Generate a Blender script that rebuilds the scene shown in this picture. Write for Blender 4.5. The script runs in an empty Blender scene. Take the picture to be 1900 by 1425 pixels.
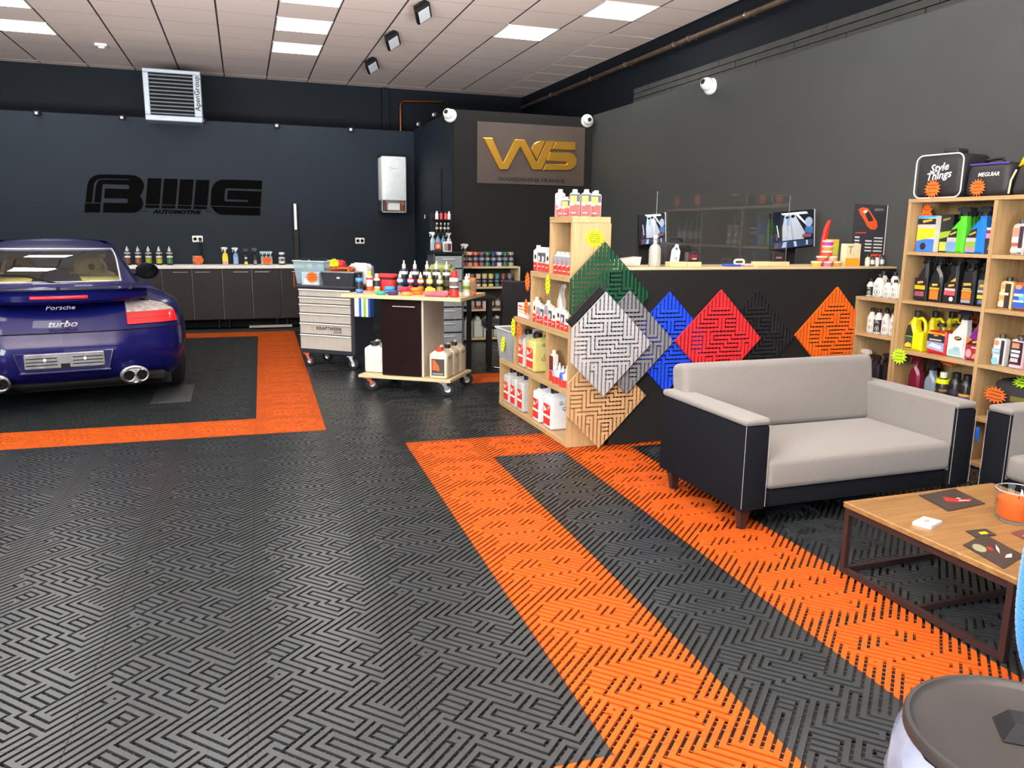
import bpy, bmesh, math, random
import numpy as np
from mathutils import Matrix, Vector
random.seed(7)
SC = bpy.context.scene
COL = SC.collection
R_ = math.radians

# ---------------------------------------------------------------- camera
CAM_H = 1.2954
cam = bpy.data.cameras.new('camera'); cam_ob = bpy.data.objects.new('camera', cam); COL.objects.link(cam_ob)
cam.sensor_width = 36.0; cam.lens = 27.736; cam.clip_start = 0.02; cam.clip_end = 100
FW = Vector((0.32766841, 0.92523398, -0.1912472)); RT = Vector((0.94333408, -0.3316337, 0.01182765)); UP = Vector((0.05248067, 0.18428555, 0.98147064))
cam_ob.matrix_world = Matrix(((RT.x, UP.x, -FW.x, 0), (RT.y, UP.y, -FW.y, 0), (RT.z, UP.z, -FW.z, CAM_H), (0, 0, 0, 1)))
SC.camera = cam_ob
# ---------------------------------------------------------------- exposure, world, daylight and added uplight
SC.view_settings.view_transform = 'Standard'; SC.view_settings.look = 'None'
SC.view_settings.exposure = -0.82; SC.view_settings.gamma = 1.0; SC.view_settings.use_curve_mapping = False
PANEL_W = 26.0
DAY_W = 150.0
UPLIGHT_W = 3700.0
DOOR_W = 700.0
w = bpy.data.worlds.new('world'); SC.world = w; w.use_nodes = True
w.node_tree.nodes['Background'].inputs[0].default_value = (0.75, 0.83, 1.0, 1); w.node_tree.nodes['Background'].inputs[1].default_value = 0.35
def area(name, loc, rot, sx, sy, power, col, spread=180):
    l = bpy.data.lights.new(name, 'AREA'); l.shape = 'RECTANGLE'; l.size = sx; l.size_y = sy; l.energy = power; l.color = col; l.spread = R_(spread)
    o = bpy.data.objects.new(name, l); o.location = loc; o.rotation_euler = rot; COL.objects.link(o); return o
# added uplight near the floor brightens the ceiling; then daylight through the glazing
area('added_uplight', (-0.8, -2.0, 0.4), (R_(139), 0, 0), 5.6, 1.0, UPLIGHT_W, (0.97, 0.98, 1.0), 94)
area('glass_door_daylight', (-3.9, -0.9, 2.0), (R_(58), 0, R_(-48)), 1.6, 2.2, DOOR_W, (0.95, 0.98, 1.0), 140)
# daylight through the shopfront glazing behind the photographer
area('shopfront_daylight', (1.7, -2.30, 1.6), (R_(80), 0, R_(0)), 3.2, 2.2, DAY_W, (0.93, 0.97, 1.0))

# ---------------------------------------------------------------- materials
def lin(c):
    if isinstance(c, str): c = tuple(int(c[i:i+2], 16)/255 for i in (0, 2, 4))
    return tuple(x/12.92 if x <= .04045 else ((x+.055)/1.055)**2.4 for x in c)
MATS = {}
def mat(name, col, rough=.5, metal=0., var=.06, scale=18., bump=0., emit=0., coat=0., trans=0., alpha=1., spec=.5, ior=1.45, sheen=0.):
    if name in MATS: return MATS[name]
    m = bpy.data.materials.new(name); MATS[name] = m; m.use_nodes = True
    nt = m.node_tree; N = nt.nodes; L = nt.links; b = N['Principled BSDF']
    c = lin(col)
    b.inputs['Roughness'].default_value = rough; b.inputs['Metallic'].default_value = metal
    b.inputs['Specular IOR Level'].default_value = spec; b.inputs['IOR'].default_value = ior
    if coat: b.inputs['Coat IOR'].default_value = 1.32; b.inputs['Coat Weight'].default_value = coat; b.inputs['Coat Roughness'].default_value = .03
    if trans: b.inputs['Transmission Weight'].default_value = trans
    if alpha < 1: b.inputs['Alpha'].default_value = alpha
    if sheen: b.inputs['Sheen Weight'].default_value = sheen
    if emit: b.inputs['Emission Color'].default_value = (*c, 1); b.inputs['Emission Strength'].default_value = emit
    if var or bump:
        tc = N.new('ShaderNodeTexCoord'); no = N.new('ShaderNodeTexNoise'); no.inputs['Scale'].default_value = scale; no.inputs['Detail'].default_value = 3
        L.new(tc.outputs['Object'], no.inputs['Vector'])
        rp = N.new('ShaderNodeValToRGB')
        rp.color_ramp.elements[0].position = .3; rp.color_ramp.elements[1].position = .7
        rp.color_ramp.elements[0].color = (*[x*(1-var) for x in c], 1); rp.color_ramp.elements[1].color = (*[min(1, x*(1+var)) for x in c], 1)
        L.new(no.outputs['Fac'], rp.inputs['Fac']); L.new(rp.outputs['Color'], b.inputs['Base Color'])
        if bump:
            bp = N.new('ShaderNodeBump'); bp.inputs['Strength'].default_value = bump; bp.inputs['Distance'].default_value = .004
            L.new(no.outputs['Fac'], bp.inputs['Height']); L.new(bp.outputs['Normal'], b.inputs['Normal'])
    else: b.inputs['Base Color'].default_value = (*c, 1)
    return m
def wood(name, c1, c2, axis='X', rough=.45, sc=1.0):
    if name in MATS: return MATS[name]
    m = bpy.data.materials.new(name); MATS[name] = m; m.use_nodes = True
    N = m.node_tree.nodes; L = m.node_tree.links; b = N['Principled BSDF']; b.inputs['Roughness'].default_value = rough
    tc = N.new('ShaderNodeTexCoord'); mp = N.new('ShaderNodeMapping'); no = N.new('ShaderNodeTexNoise')
    s = {'X': (1.2, 16, 16), 'Y': (16, 1.2, 16), 'Z': (16, 16, 1.2)}[axis]
    mp.inputs['Scale'].default_value = [x*sc for x in s]; no.inputs['Scale'].default_value = 3; no.inputs['Detail'].default_value = 6; no.inputs['Distortion'].default_value = .6
    rp = N.new('ShaderNodeValToRGB'); rp.color_ramp.elements[0].position = .3; rp.color_ramp.elements[1].position = .68
    rp.color_ramp.elements[0].color = (*lin(c2), 1); rp.color_ramp.elements[1].color = (*lin(c1), 1)
    L.new(tc.outputs['Object'], mp.inputs['Vector']); L.new(mp.outputs['Vector'], no.inputs['Vector']); L.new(no.outputs['Fac'], rp.inputs['Fac']); L.new(rp.outputs['Color'], b.inputs['Base Color'])
    return m
def glass(name, tint=(1, 1, 1), refl=1.0, ior=1.45, rough=0.0):
    if name in MATS: return MATS[name]
    m = bpy.data.materials.new(name); MATS[name] = m; m.use_nodes = True
    N = m.node_tree.nodes; L = m.node_tree.links; N.clear()
    o = N.new('ShaderNodeOutputMaterial'); mx = N.new('ShaderNodeMixShader'); t = N.new('ShaderNodeBsdfTransparent'); g = N.new('ShaderNodeBsdfGlossy'); fr = N.new('ShaderNodeFresnel')
    t.inputs[0].default_value = (*tint, 1); g.inputs[0].default_value = (refl, refl, refl, 1); g.inputs['Roughness'].default_value = rough; gm = N.new('ShaderNodeNewGeometry'); mr = N.new('ShaderNodeMix'); mr.data_type = 'FLOAT'; mr.inputs[2].default_value = ior; mr.inputs[3].default_value = 1/ior
    L.new(gm.outputs['Backfacing'], mr.inputs[0]); L.new(mr.outputs[0], fr.inputs[0])
    L.new(fr.outputs[0], mx.inputs[0]); L.new(t.outputs[0], mx.inputs[1]); L.new(g.outputs[0], mx.inputs[2]); L.new(mx.outputs[0], o.inputs[0])
    return m
M = {}
M['black'] = mat('black_plastic', '131416', .42, spec=.3)
M['matte_black'] = mat('matte_black', '101112', .8, spec=.15)
M['white'] = mat('white_plastic', 'eceae4', .4)
M['cream'] = mat('cream_plastic', 'e6dfcc', .45)
M['chrome'] = mat('chrome', 'd8d8d8', .12, 1.0, var=0)
M['steel'] = mat('brushed_steel', 'b5b5b3', .32, 1.0)
M['alu'] = mat('grey_lacquer', 'aba79d', .45)
M['rubber'] = mat('rubber', '0f0f10', .8)
M['orange_card'] = mat('fluo_orange_card', 'ff6a1c', .7)
M['yellow_card'] = mat('fluo_yellow_card', 'e9f400', .7)
M['green_card'] = mat('fluo_green_card', 'b5e61e', .7)
M['ink'] = mat('ink', '1d1a18', .8, var=0)
M['label_red'] = mat('label_red', 'd2322a', .5)
M['label_white'] = mat('label_white', 'f2efe8', .5)
M['gold_print'] = mat('gold_print', 'e0ad49', .4)
M['glass'] = glass('clear_glass', (.97, .98, .98))
M['oak'] = wood('oak_veneer', 'b3966b', '9c7f55', 'Z')
M['oak_y'] = wood('oak_veneer_along', 'b3966b', '9c7f55', 'Y')
M['oak_x'] = wood('oak_veneer_across', 'b3966b', '9c7f55', 'X')
M['birch'] = wood('birch_ply', 'd3c39d', 'bfa97c', 'X')

# ---------------------------------------------------------------- mesh helpers
class G:
    """collects verts / faces / material slots for ONE mesh"""
    def __init__(s): s.v = []; s.f = []; s.mi = []; s.m = []; s.x = None; s.cur = 0
    def use(s, m):
        if m not in s.m: s.m.append(m)
        s.cur = s.m.index(m); return s
    def add(s, vs, fs, xf=None):
        b = len(s.v)
        if xf is None: xf = s.x
        if xf is not None: vs = [xf @ Vector(q) for q in vs]
        s.v += [tuple(q) for q in vs]
        s.f += [tuple(i+b for i in f) for f in fs]; s.mi += [s.cur]*len(fs); return s
    def box(s, x0, x1, y0, y1, z0, z1, c=0., xf=None):
        if x0 > x1: x0, x1 = x1, x0
        if y0 > y1: y0, y1 = y1, y0
        if z0 > z1: z0, z1 = z1, z0
        c = min(c, (x1-x0)*.45, (y1-y0)*.45, (z1-z0)*.45)
        if c <= 0:
            v = [(x, y, z) for x in (x0, x1) for y in (y0, y1) for z in (z0, z1)]
            return s.add(v, [(0, 1, 3, 2), (4, 6, 7, 5), (0, 4, 5, 1), (2, 3, 7, 6), (0, 2, 6, 4), (1, 5, 7, 3)], xf)
        return s.rbox(x0, x1, y0, y1, z0, z1, c, 1, xf)
    def rbox(s, x0, x1, y0, y1, z0, z1, r, seg=3, xf=None):
        bm = bmesh.new(); bmesh.ops.create_cube(bm, size=1)
        for q in bm.verts: q.co = Vector(((x0+x1)/2+q.co.x*(x1-x0), (y0+y1)/2+q.co.y*(y1-y0), (z0+z1)/2+q.co.z*(z1-z0)))
        r = min(r, (x1-x0)*.49, (y1-y0)*.49, (z1-z0)*.49)
        bmesh.ops.bevel(bm, geom=bm.edges[:], offset=r, segments=seg, profile=.5, affect='EDGES')
        bm.verts.index_update(); s.add([q.co.copy() for q in bm.verts], [[q.index for q in f.verts] for f in bm.faces], xf); bm.free(); return s
    def lathe(s, prof, n=16, c=(0, 0, 0), sx=1., sy=1., a0=0., a1=2*math.pi, cap=True, xf=None):
        full = abs(a1-a0-2*math.pi) < 1e-6; k = n if full else n+1
        v = []; f = []
        for (r, z) in prof:
            for i in range(k):
                a = a0+(a1-a0)*i/n; v.append((c[0]+r*sx*math.cos(a), c[1]+r*sy*math.sin(a), c[2]+z))
        for j in range(len(prof)-1):
            for i in range(n):
                i2 = (i+1) % k if full else i+1
                f.append((j*k+i, j*k+i2, (j+1)*k+i2, (j+1)*k+i))
        if full and cap:
            if prof[0][0] > 1e-5: f.append(tuple(range(k-1, -1, -1)))
            if prof[-1][0] > 1e-5: f.append(tuple((len(prof)-1)*k+i for i in range(k)))
        return s.add(v, f, xf)
    def cyl(s, p0, p1, r, n=12, r1=None, xf=None):
        p0 = Vector(p0); p1 = Vector(p1); d = p1-p0; q = d.to_track_quat('Z', 'Y').to_matrix().to_4x4(); q.translation = p0
        return s.lathe([(r, 0), (r if r1 is None else r1, d.length)], n, xf=(xf @ q if xf is not None else (s.x @ q if s.x is not None else q)))
    def tube(s, pts, r, n=8, closed=False):
        pts = [Vector(q) for q in pts]; k = len(pts); v = []; f = []; nrm = None
        for i, q in enumerate(pts):
            a = pts[i-1] if (i > 0 or closed) else q; b = pts[(i+1) % k] if (i < k-1 or closed) else q
            t = (b-a).normalized()
            if nrm is None: nrm = t.orthogonal().normalized()
            nrm = (nrm-t*nrm.dot(t)).normalized(); bn = t.cross(nrm)
            for j in range(n):
                an = 2*math.pi*j/n; v.append(q+nrm*r*math.cos(an)+bn*r*math.sin(an))
        for i in range(k if closed else k-1):
            for j in range(n):
                f.append((i*n+j, i*n+(j+1) % n, ((i+1) % k)*n+(j+1) % n, ((i+1) % k)*n+j))
        if not closed: f.append(tuple(range(n-1, -1, -1))); f.append(tuple((k-1)*n+j for j in range(n)))
        return s.add(v, f)
    def prism(s, poly, z0, z1, xf=None, ch=0.):
        """poly in local XY (ccw), extruded in Z; ch = chamfer"""
        n = len(poly)
        def inset(d):
            o = []
            for i in range(n):
                a = Vector(poly[i-1]); b = Vector(poly[i]); c = Vector(poly[(i+1) % n])
                e1 = (b-a).normalized(); e2 = (c-b).normalized(); n1 = Vector((-e1.y, e1.x)); n2 = Vector((-e2.y, e2.x))
                h = n1+n2; h = h/max(h.dot(n1), .35) if h.length > 1e-6 else n1
                q = b+h*d; o.append((q.x, q.y))
            return o
        rings = [(inset(ch), z0), (poly, z0+ch), (poly, z1-ch), (inset(ch), z1)] if ch > 0 else [(poly, z0), (poly, z1)]
        v = [(x, y, z) for pl, z in rings for x, y in pl]; f = []
        for j in range(len(rings)-1):
            for i in range(n): f.append((j*n+i, j*n+(i+1) % n, (j+1)*n+(i+1) % n, (j+1)*n+i))
        f.append(tuple(range(n-1, -1, -1))); f.append(tuple((len(rings)-1)*n+i for i in range(n)))
        return s.add(v, f, xf)
    def grid(s, P, nu, nv, flip=False):
        v = [P(i, j) for i in range(nu) for j in range(nv)]; f = []
        for i in range(nu-1):
            for j in range(nv-1):
                q = (i*nv+j, (i+1)*nv+j, (i+1)*nv+j+1, i*nv+j+1); f.append(q[::-1] if flip else q)
        return s.add(v, f)
    def mesh(s, name, ang=35):
        me = bpy.data.meshes.new(name); me.from_pydata(s.v, [], s.f)
        for m in s.m: me.materials.append(m)
        if s.m: me.polygons.foreach_set('material_index', s.mi)
        if ang: me.polygons.foreach_set('use_smooth', [True]*len(me.polygons)); me.set_sharp_from_angle(angle=R_(ang))
        me.update(); return me
    def obj(s, name, parent=None, loc=None, rot=None, ang=35, lab=None):
        return put(name, s.mesh(name, ang), parent, loc, rot, lab)
def put(name, me, parent=None, loc=None, rot=None, lab=None):
    o = bpy.data.objects.new(name, me); COL.objects.link(o)
    if parent is not None: o.parent = parent
    if loc is not None: o.location = loc
    if rot is not None: o.rotation_euler = rot
    if lab: o['label'] = lab
    return o
def tag(o, label, cat, group=None):
    o['label'] = label; o['category'] = cat
    if group: o['group'] = group
    return o
def thing(name, label, cat, loc=(0, 0, 0), rz=0., group=None, rot=None):
    o = bpy.data.objects.new(name, None); COL.objects.link(o); o.empty_display_size = .05; o.location = loc; o.rotation_euler = rot or (0, 0, rz)
    return tag(o, label, cat, group)
def struct(o): o['kind'] = 'structure'; return o
ORD = ['first', 'second', 'third', 'fourth', 'fifth', 'sixth', 'seventh', 'eighth', 'ninth', 'tenth', 'eleventh', 'twelfth', 'thirteenth', 'fourteenth']
TXT = {}
def text_mesh(s, m, size=1., depth=.0, bold=0., shear=0., align='CENTER', sx=1.):
    k = (s, m.name, size, depth, bold, shear, align, sx)
    if k in TXT: return TXT[k]
    cu = bpy.data.curves.new('lettering', 'FONT'); cu.body = s; cu.size = size; cu.extrude = depth; cu.offset = bold; cu.shear = shear; cu.align_x = align; cu.align_y = 'CENTER'; cu.resolution_u = 2
    o = bpy.data.objects.new('lettering', cu); COL.objects.link(o)
    me = bpy.data.meshes.new_from_object(o.evaluated_get(bpy.context.evaluated_depsgraph_get()))
    bpy.data.objects.remove(o); bpy.data.curves.remove(cu)
    if sx != 1.:
        for v in me.vertices: v.co.x *= sx
    me.materials.clear(); me.materials.append(m); TXT[k] = me; return me
# orientation: text lying in XY turned to stand facing -Y / -X
FACE_NY = (R_(90), 0, 0)
FACE_NX = (R_(90), 0, R_(-90))
def cat_rom(P, t):
    n = len(P)-1; i = min(int(t), n-1); u = t-i
    p1 = np.array(P[i], float); p2 = np.array(P[i+1], float)
    p0 = np.array(P[i-1], float) if i > 0 else 2*p1-p2; p3 = np.array(P[i+2], float) if i+2 <= n else 2*p2-p1
    return .5*((2*p1)+(-p0+p2)*u+(2*p0-5*p1+4*p2-p3)*u*u+(-p0+3*p1-3*p2+p3)*u**3)
def cam_px(q):
    d = Vector(q)-cam_ob.matrix_world.translation; z = d.dot(FW)
    if z < .05: return None
    return 950+1463.85*d.dot(RT)/z, 712.5-1463.85*d.dot(UP)/z, z
def in_frame(q, m=60):
    c = cam_px(q); return c is not None and -m < c[0] < 1900+m and -m < c[1] < 1425+m

# ================================================================ SETTING
H = 3.499
wall_paint = mat('anthracite_paint', '3b3f3e', .62, var=.05, scale=2.5, spec=.3)
wall_dark = mat('dark_upper_paint', '111820', .7, var=.08, scale=3.0, spec=.25)
panel_back = mat('slate_paint', '17212a', .6, var=.05, scale=1.5, spec=.2)
office_front = mat('black_paint', '242424', .8, var=.02, scale=2, spec=.1)
XL, XR, YF, YB = -4.6, 4.776, -2.4, 13.157
def wallbox(name, b, m): return struct(G().use(m).box(*b).obj(name, ang=0))
wallbox('wall_back', (XL-.1, XR+.1, YB, YB+.12, -.05, H+.1), wall_dark)
WR = wallbox('wall_right', (XR, XR+.12, YF-.1, YB, -.05, H+.1), wall_dark)
wallbox('wall_left', (XL-.12, XL, YF-.1, YB, -.05, H+.1), panel_back)
wallbox('wall_right_panel', (4.25, XR-.004, YF, 9.16, -.02, 2.68), wall_paint)
wallbox('wall_back_panel', (XL, 2.5, 11.3, 11.5, -.02, 2.63), panel_back)
wf = struct(G().use(wall_dark).box(XL, XR, YF-.12, YF, -.05, .15).box(XL, XR, YF-.12, YF, 2.75, H+.1).box(XL, -3.5, YF-.12, YF, .15, 2.75).box(2.3, XR, YF-.12, YF, .15, 2.75).obj('wall_front', ang=0))
wo = struct(G().use(office_front).box(2.5, 4.25, 9.16, 9.26, -.02, 2.65).use(panel_back).box(2.5, 2.6, 9.262, 11.3, -.02, 2.65).box(2.5, 4.77, 11.3, 11.5, -.02, 2.63).box(4.25, 4.77, 9.16, 11.3, -.02, 2.65).use(wall_dark).box(2.6, 4.25, 9.26, 11.3, 2.6, 2.645).obj('wall_office', ang=0))
# rough masonry courses left open between the lining and the ceiling on the right wall
course = mat('masonry_paint', '454745', .75, var=.12, scale=9)
rnd = random.Random(3)
for k in range(5):
    y = 3.2+rnd.random()*.3
    while y < 9.0:
        L = .75+rnd.random()*.9; y1 = min(y+L, 9.1)
        G().use(course).box(XR-.016-rnd.random()*.004, XR, y+.006, y1-.006, 2.70+k*.062+.004, 2.70+(k+1)*.062-.004).obj('block', WR, ang=0)
        y = y1
trim = struct(G().use(wall_dark).box(2.39, 2.50, YB-.08, YB, 0, H-.01).obj('trim_1', ang=0))
# ---- maze pattern of one floor tile (45 degree grid, 24 pitches over the diagonal)
T = .44; YAWF = .0352; AX, AY = .95361, 4.66265
PV = [(-1.5, 8, 12), (-.5, 8, 12), (.5, 8, 12), (1.5, 8, 12), (-2.5, 7, 12), (2.5, 7, 12), (-3.5, 6, 12), (3.5, 6, 12), (-4.5, 5, 12), (-.5, 3, 5), (-5.5, 4, 12), (-6.5, 3, 12), (-7.5, 2, 12),
      (-3.5, -2, 2), (.5, -3, -2), (6.5, -3, 0), (8.5, 0, 12), (3.5, 0, 1), (-1.5, 0, 1), (2.5, -1, 0), (5.5, -2, -1), (1.5, -2, -1), (-2.5, -1, 2), (4.5, 1, 12), (7.5, 1, 12), (5.5, 2, 12), (6.5, 2, 12),
      (.5, 2, 5), (1.5, 3, 5), (9.5, -12, 12), (10.5, -12, 12), (11.5, -12, 12), (7.5, -12, -1), (8.5, -12, -1), (-11.5, -12, 12), (-10.5, -12, 12), (-9.5, -12, 12), (-8.5, -12, 12), (-7.5, -12, 1), (-4.5, -3, 1),
      (-6.5, -12, -2), (-.5, -4, -3), (6.5, -12, -4), (-3.5, -12, -4), (-1.5, -12, -4), (-2.5, -12, -6), (-4.5, -12, -4), (-5.5, -12, -4), (-.5, -12, -5), (3.5, -12, -5), (4.5, -12, -5), (5.5, -12, -5), (.5, -12, -6), (2.5, -12, -6), (1.5, -12, -9)]
PH = [(7, -2.5, 2.5), (6, -3.5, 3.5), (5, -4.5, -.5), (4, -5.5, -1.5), (3, -6.5, -.5), (2, -7.5, -3.5), (-2, -3.5, .5), (-3, .5, 6.5), (0, 3.5, 8.5), (1, -1.5, 3.5), (0, -1.5, 2.5), (-1, 2.5, 5.5), (-2, 1.5, 5.5),
      (-1, -2.5, 1.5), (2, -2.5, 4.5), (1, 4.5, 7.5), (5, 1.5, 4.5), (4, 1.5, 4.5), (3, 1.5, 4.5), (-1, 7.5, 8.5), (1, -7.5, -4.5), (0, -7.5, -4.5), (-1, -7.5, -4.5), (-2, -7.5, -4.5), (-3, -5.5, -.5), (-4, -.5, 6.5),
      (-4, -3.5, -1.5), (-6, -3.5, -2.5), (-5, -.5, 3.5), (-6, .5, 2.5), (-7, .5, 2.5), (-8, .5, 2.5)]
def tile_geo(skirt=False, ucut=None):
    W = .19; us = sorted([k+.5+e for k in range(-12, 12) for e in (-W, W)]+[-12.6, 12.6]); vs = sorted([k+e for k in range(-12, 13) for e in (-W, W)])
    nu, nv = len(us)-1, len(vs)-1; S = np.zeros((nu, nv), bool); uc = [(us[i]+us[i+1])/2 for i in range(nu)]; vc = [(vs[i]+vs[i+1])/2 for i in range(nv)]
    uc = np.array(uc); vc = np.array(vc)
    for u, a, b in PV: S[np.ix_(abs(uc-u) < W, (vc > a-W) & (vc < b+W))] = True
    for v, a, b in PH: S[np.ix_((uc > a-W) & (uc < b+W), abs(vc-v) < W)] = True
    S[np.ix_(abs(uc+2.5) < W, abs(vc+5) < W)] = True
    D = 12-.035; p = T*math.sqrt(2)/24; dep = -.011
    HP = [(1, 1, D), (1, -1, D), (-1, 1, D), (-1, -1, D)]+([(-1, 0, ucut)] if ucut else [])
    def clip(poly):
        for a, b, D_ in HP:
            o = []
            for i in range(len(poly)):
                q, r = poly[i-1], poly[i]; dq = a*q[0]+b*q[1]-D_; dr = a*r[0]+b*r[1]-D_
                if (dq <= 0) != (dr <= 0): t = dq/(dq-dr); o.append((q[0]+(r[0]-q[0])*t, q[1]+(r[1]-q[1])*t))
                if dr <= 0: o.append(r)
            poly = o
            if not poly: return []
        return poly
    g = G()
    def w3(u, v, z): return ((u+v)*p*.70711, (v-u)*p*.70711, z)
    done = np.zeros_like(S)
    for j in range(nv):
        i = 0
        while i < nu:
            if S[i, j] or done[i, j]: i += 1; continue
            e = i
            while e < nu and not S[e, j] and not done[e, j]: e += 1
            t = j+1
            while t < nv and not S[i:e, t].any() and not done[i:e, t].any() and (i == 0 or S[i-1, t]) and (e == nu or S[e, t]): t += 1
            done[i:e, j:t] = True
            pl = clip([(us[i], vs[j]), (us[e], vs[j]), (us[e], vs[t]), (us[i], vs[t])])
            if len(pl) > 2: g.add([w3(u, v, 0) for u, v in pl], [tuple(range(len(pl)))])
            i = e
    def wall(q, r):
        for a, b, D_ in HP:
            dq = a*q[0]+b*q[1]-D_; dr = a*r[0]+b*r[1]-D_
            if dq > 0 and dr > 0: return
            if (dq > 0) != (dr > 0):
                t = dq/(dq-dr); x = (q[0]+(r[0]-q[0])*t, q[1]+(r[1]-q[1])*t)
                if dq > 0: q = x
                else: r = x
        g.add([w3(*q, 0), w3(*r, 0), w3(*r, dep), w3(*q, dep)], [(0, 1, 2, 3)])
    for i in range(1, nu):
        j = 0
        while j < nv:
            if S[i-1, j] != S[i, j]:
                e = j
                while e < nv and S[i-1, e] != S[i, e] and S[i, e] == S[i, j]: e += 1
                wall((us[i], vs[j]), (us[i], vs[e])); j = e
            else: j += 1
    for j in range(1, nv):
        i = 0
        while i < nu:
            if S[i, j-1] != S[i, j]:
                e = i
                while e < nu and S[e, j-1] != S[e, j] and S[e, j] == S[i, j]: e += 1
                wall((us[i], vs[j]), (us[e], vs[j])); i = e
            else: i += 1
    for k in range(-11, 12):     # lower cross ribs that bridge the slots
        h = D-abs(k)-.2
        if not ucut or k > -ucut: g.add([w3(k-.1, -h, -.007), w3(k+.1, -h, -.007), w3(k+.1, h, -.007), w3(k-.1, h, -.007)], [(0, 1, 2, 3)])
        q = k+.5; h = D-abs(q)-.2
        if h > .3: h0 = min(h, ucut-.1) if ucut else h; g.add([w3(-h0, q-.1, -.007), w3(h, q-.1, -.007), w3(h, q+.1, -.007), w3(-h0, q+.1, -.007)], [(0, 1, 2, 3)])
    if skirt:
        c = [(0, D), (D, 0), (0, -D), (-D, 0)]
        if ucut: c = [(0, D), (D, 0), (0, -D), (-ucut, ucut-D), (-ucut, D-ucut)]
        for i in range(len(c)): q, r = c[i], c[(i+1) % len(c)]; g.add([w3(*q, -.0015), w3(*r, -.0015), w3(*r, -.017), w3(*q, -.017)], [(0, 1, 2, 3)])
    return g
def tile_mat(name, c, rough=.42, spec=.2):
    m = mat(name, c, rough, var=.10, scale=7.0, spec=spec); return m
TM = dict(grey=tile_mat('tile_grey', '222628', .30, .5), orange=tile_mat('tile_orange', '9e430d', .6))
TG = tile_geo(); TILE_ME = {}
for k, m in TM.items():
    TG.m = [m]; TG.mi = [0]*len(TG.f); TILE_ME[k] = TG.mesh('floor_tile_'+k, ang=0)
floor = struct(G().use(mat('subfloor', '1a1a1b', .8, var=.2, scale=4)).box(XL, XR, YF, YB, -.07, -.019).obj('floor', ang=0))
def tile_kind(i, j):
    if i == -2 and 1 <= j <= 12: return 'orange'
    if j in (1, 12) and i <= -2: return 'orange'
    if (j == -1 and i >= 0) or (i in (0, 2) and j <= -1) or (i < 0 and j == -8) or (j == 4 and i >= 2): return 'orange'
    return 'grey'
c_, s_ = math.cos(YAWF), math.sin(YAWF)
cells = []
for i in range(-14, 9):
    for j in range(-16, 13):
        a, b = (i+.5)*T, (j+.5)*T; x, y = AX+c_*a+s_*b, AY-s_*a+c_*b
        if not (XL+.3 < x < 4.25+.2 and YF+.25 < y < 11.1): continue
        cs = [cam_px((x+dx, y+dy, 0)) for dx in (-.22, 0, .22) for dy in (-.22, 0, .22)]
        vis = any(q and -5 < q[0] < 1905 and -5 < q[1] < 1430 for q in cs)
        # footprints fully covered by the cabinets and the desk are left to the joined remainder
        cells.append((0 if vis else 1, x*x+y*y, x, y, tile_kind(i, j)))
cells.sort()
rest = {}
for n, (nv, d, x, y, k) in enumerate(cells):
    if n < 300 and nv == 0: put('floor_tile', TILE_ME[k], floor, (x, y, 0), (0, 0, -YAWF))
    else: rest.setdefault(k, []).append((x, y))
gv = np.array(TG.v); RM = np.array([[c_, s_], [-s_, c_]])
g = G()
allv = []; off = 0; fl = TG.f
for k, L in rest.items():
    g.use(TM[k])
    for x, y in L:
        q = gv.copy(); q[:, :2] = q[:, :2] @ RM.T + (x, y); g.v += [tuple(r) for r in q.tolist()]; g.f += [tuple(i+off for i in f) for f in fl]; g.mi += [g.cur]*len(fl); off += len(gv)
if g.v:
    o = g.obj('floor_tile_field', floor, ang=0); o['kind'] = 'stuff'
# ---- suspended ceiling
YC = .01481; C0, C1 = -1.9486, 9.32
ceiling = struct(G().use(mat('ceiling_rail', '4e4a48', .6, var=.04)).box(XL, XR, YF, YB, H+.006, H+.05).obj('ceiling', ang=0))
ct_m = mat('ceiling_board', 'f5e0d4', .85, var=.03, scale=60, bump=.15)
LIGHTS = [(-1, 2), (-1, 0), (-1, -2), (4, -2), (4, 0), (4, 2), (8, -1), (9, -3), (-1, -4), (-1, -6), (-1, -8), (2, -5), (2, -7), (-4, 2), (-4, 0), (-4, -2), (-4, -4), (-4, -6), (-4, -8), (1, -9), (-2, -10), (0, -11), (8, -9), (4, -10)]  # beyond the visible panels, unseen ones are added to brighten the floor
ce_m = mat('ceiling_board_edge', '4e4a48', .8)
g0 = G().use(ct_m).box(-.2905, .2905, -.2965, .2965, -.004, .006); g0.use(ce_m); g0.mi = [0 if (all(abs(g0.v[i][2]+.004) < 1e-6 for i in f)) else 1 for f in g0.f]; CT = g0.mesh('ceiling_tile', 0)
def ceil_xy(i, j):
    gx, gy = C0+.6*(i+.5), C1+.6*(j+.5); c, s = math.cos(YC), math.sin(YC); return c*gx+s*gy, -s*gx+c*gy
cc = []
for i in range(-5, 12):
    for j in range(-20, 7):
        if (i, j) in LIGHTS: continue
        x, y = ceil_xy(i, j)
        if XL+.2 < x < XR+.25 and YF+.3 < y < YB+.25: cc.append((0 if in_frame((x, y, H), 120) else 1, y, x, y))
cc.sort(); rs = G().use(ct_m)
for n, (nv, _, x, y) in enumerate(cc):
    if x+.3 > XR: x0 = x-.2915; x1 = XR-.003
    else: x0 = x-.2915; x1 = x+.2915
    y1 = min(y+.2955, YB-.003)
    cut = x1 < x+.29 or y1 < y+.29
    if nv == 0 and n < 300:
        if cut: G().use(ct_m).box(x0, x1, y-.2955, y1, H-.004, H+.006).obj('ceiling_tile', ceiling, ang=0)
        else: put('ceiling_tile', CT, ceiling, (x, y, H), (0, 0, -YC))
    else: rs.box(x0, x1, y-.2955, y1, H-.004, H+.006)
o = rs.obj('ceiling_tile_field', ceiling, ang=0); o['kind'] = 'stuff'
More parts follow.
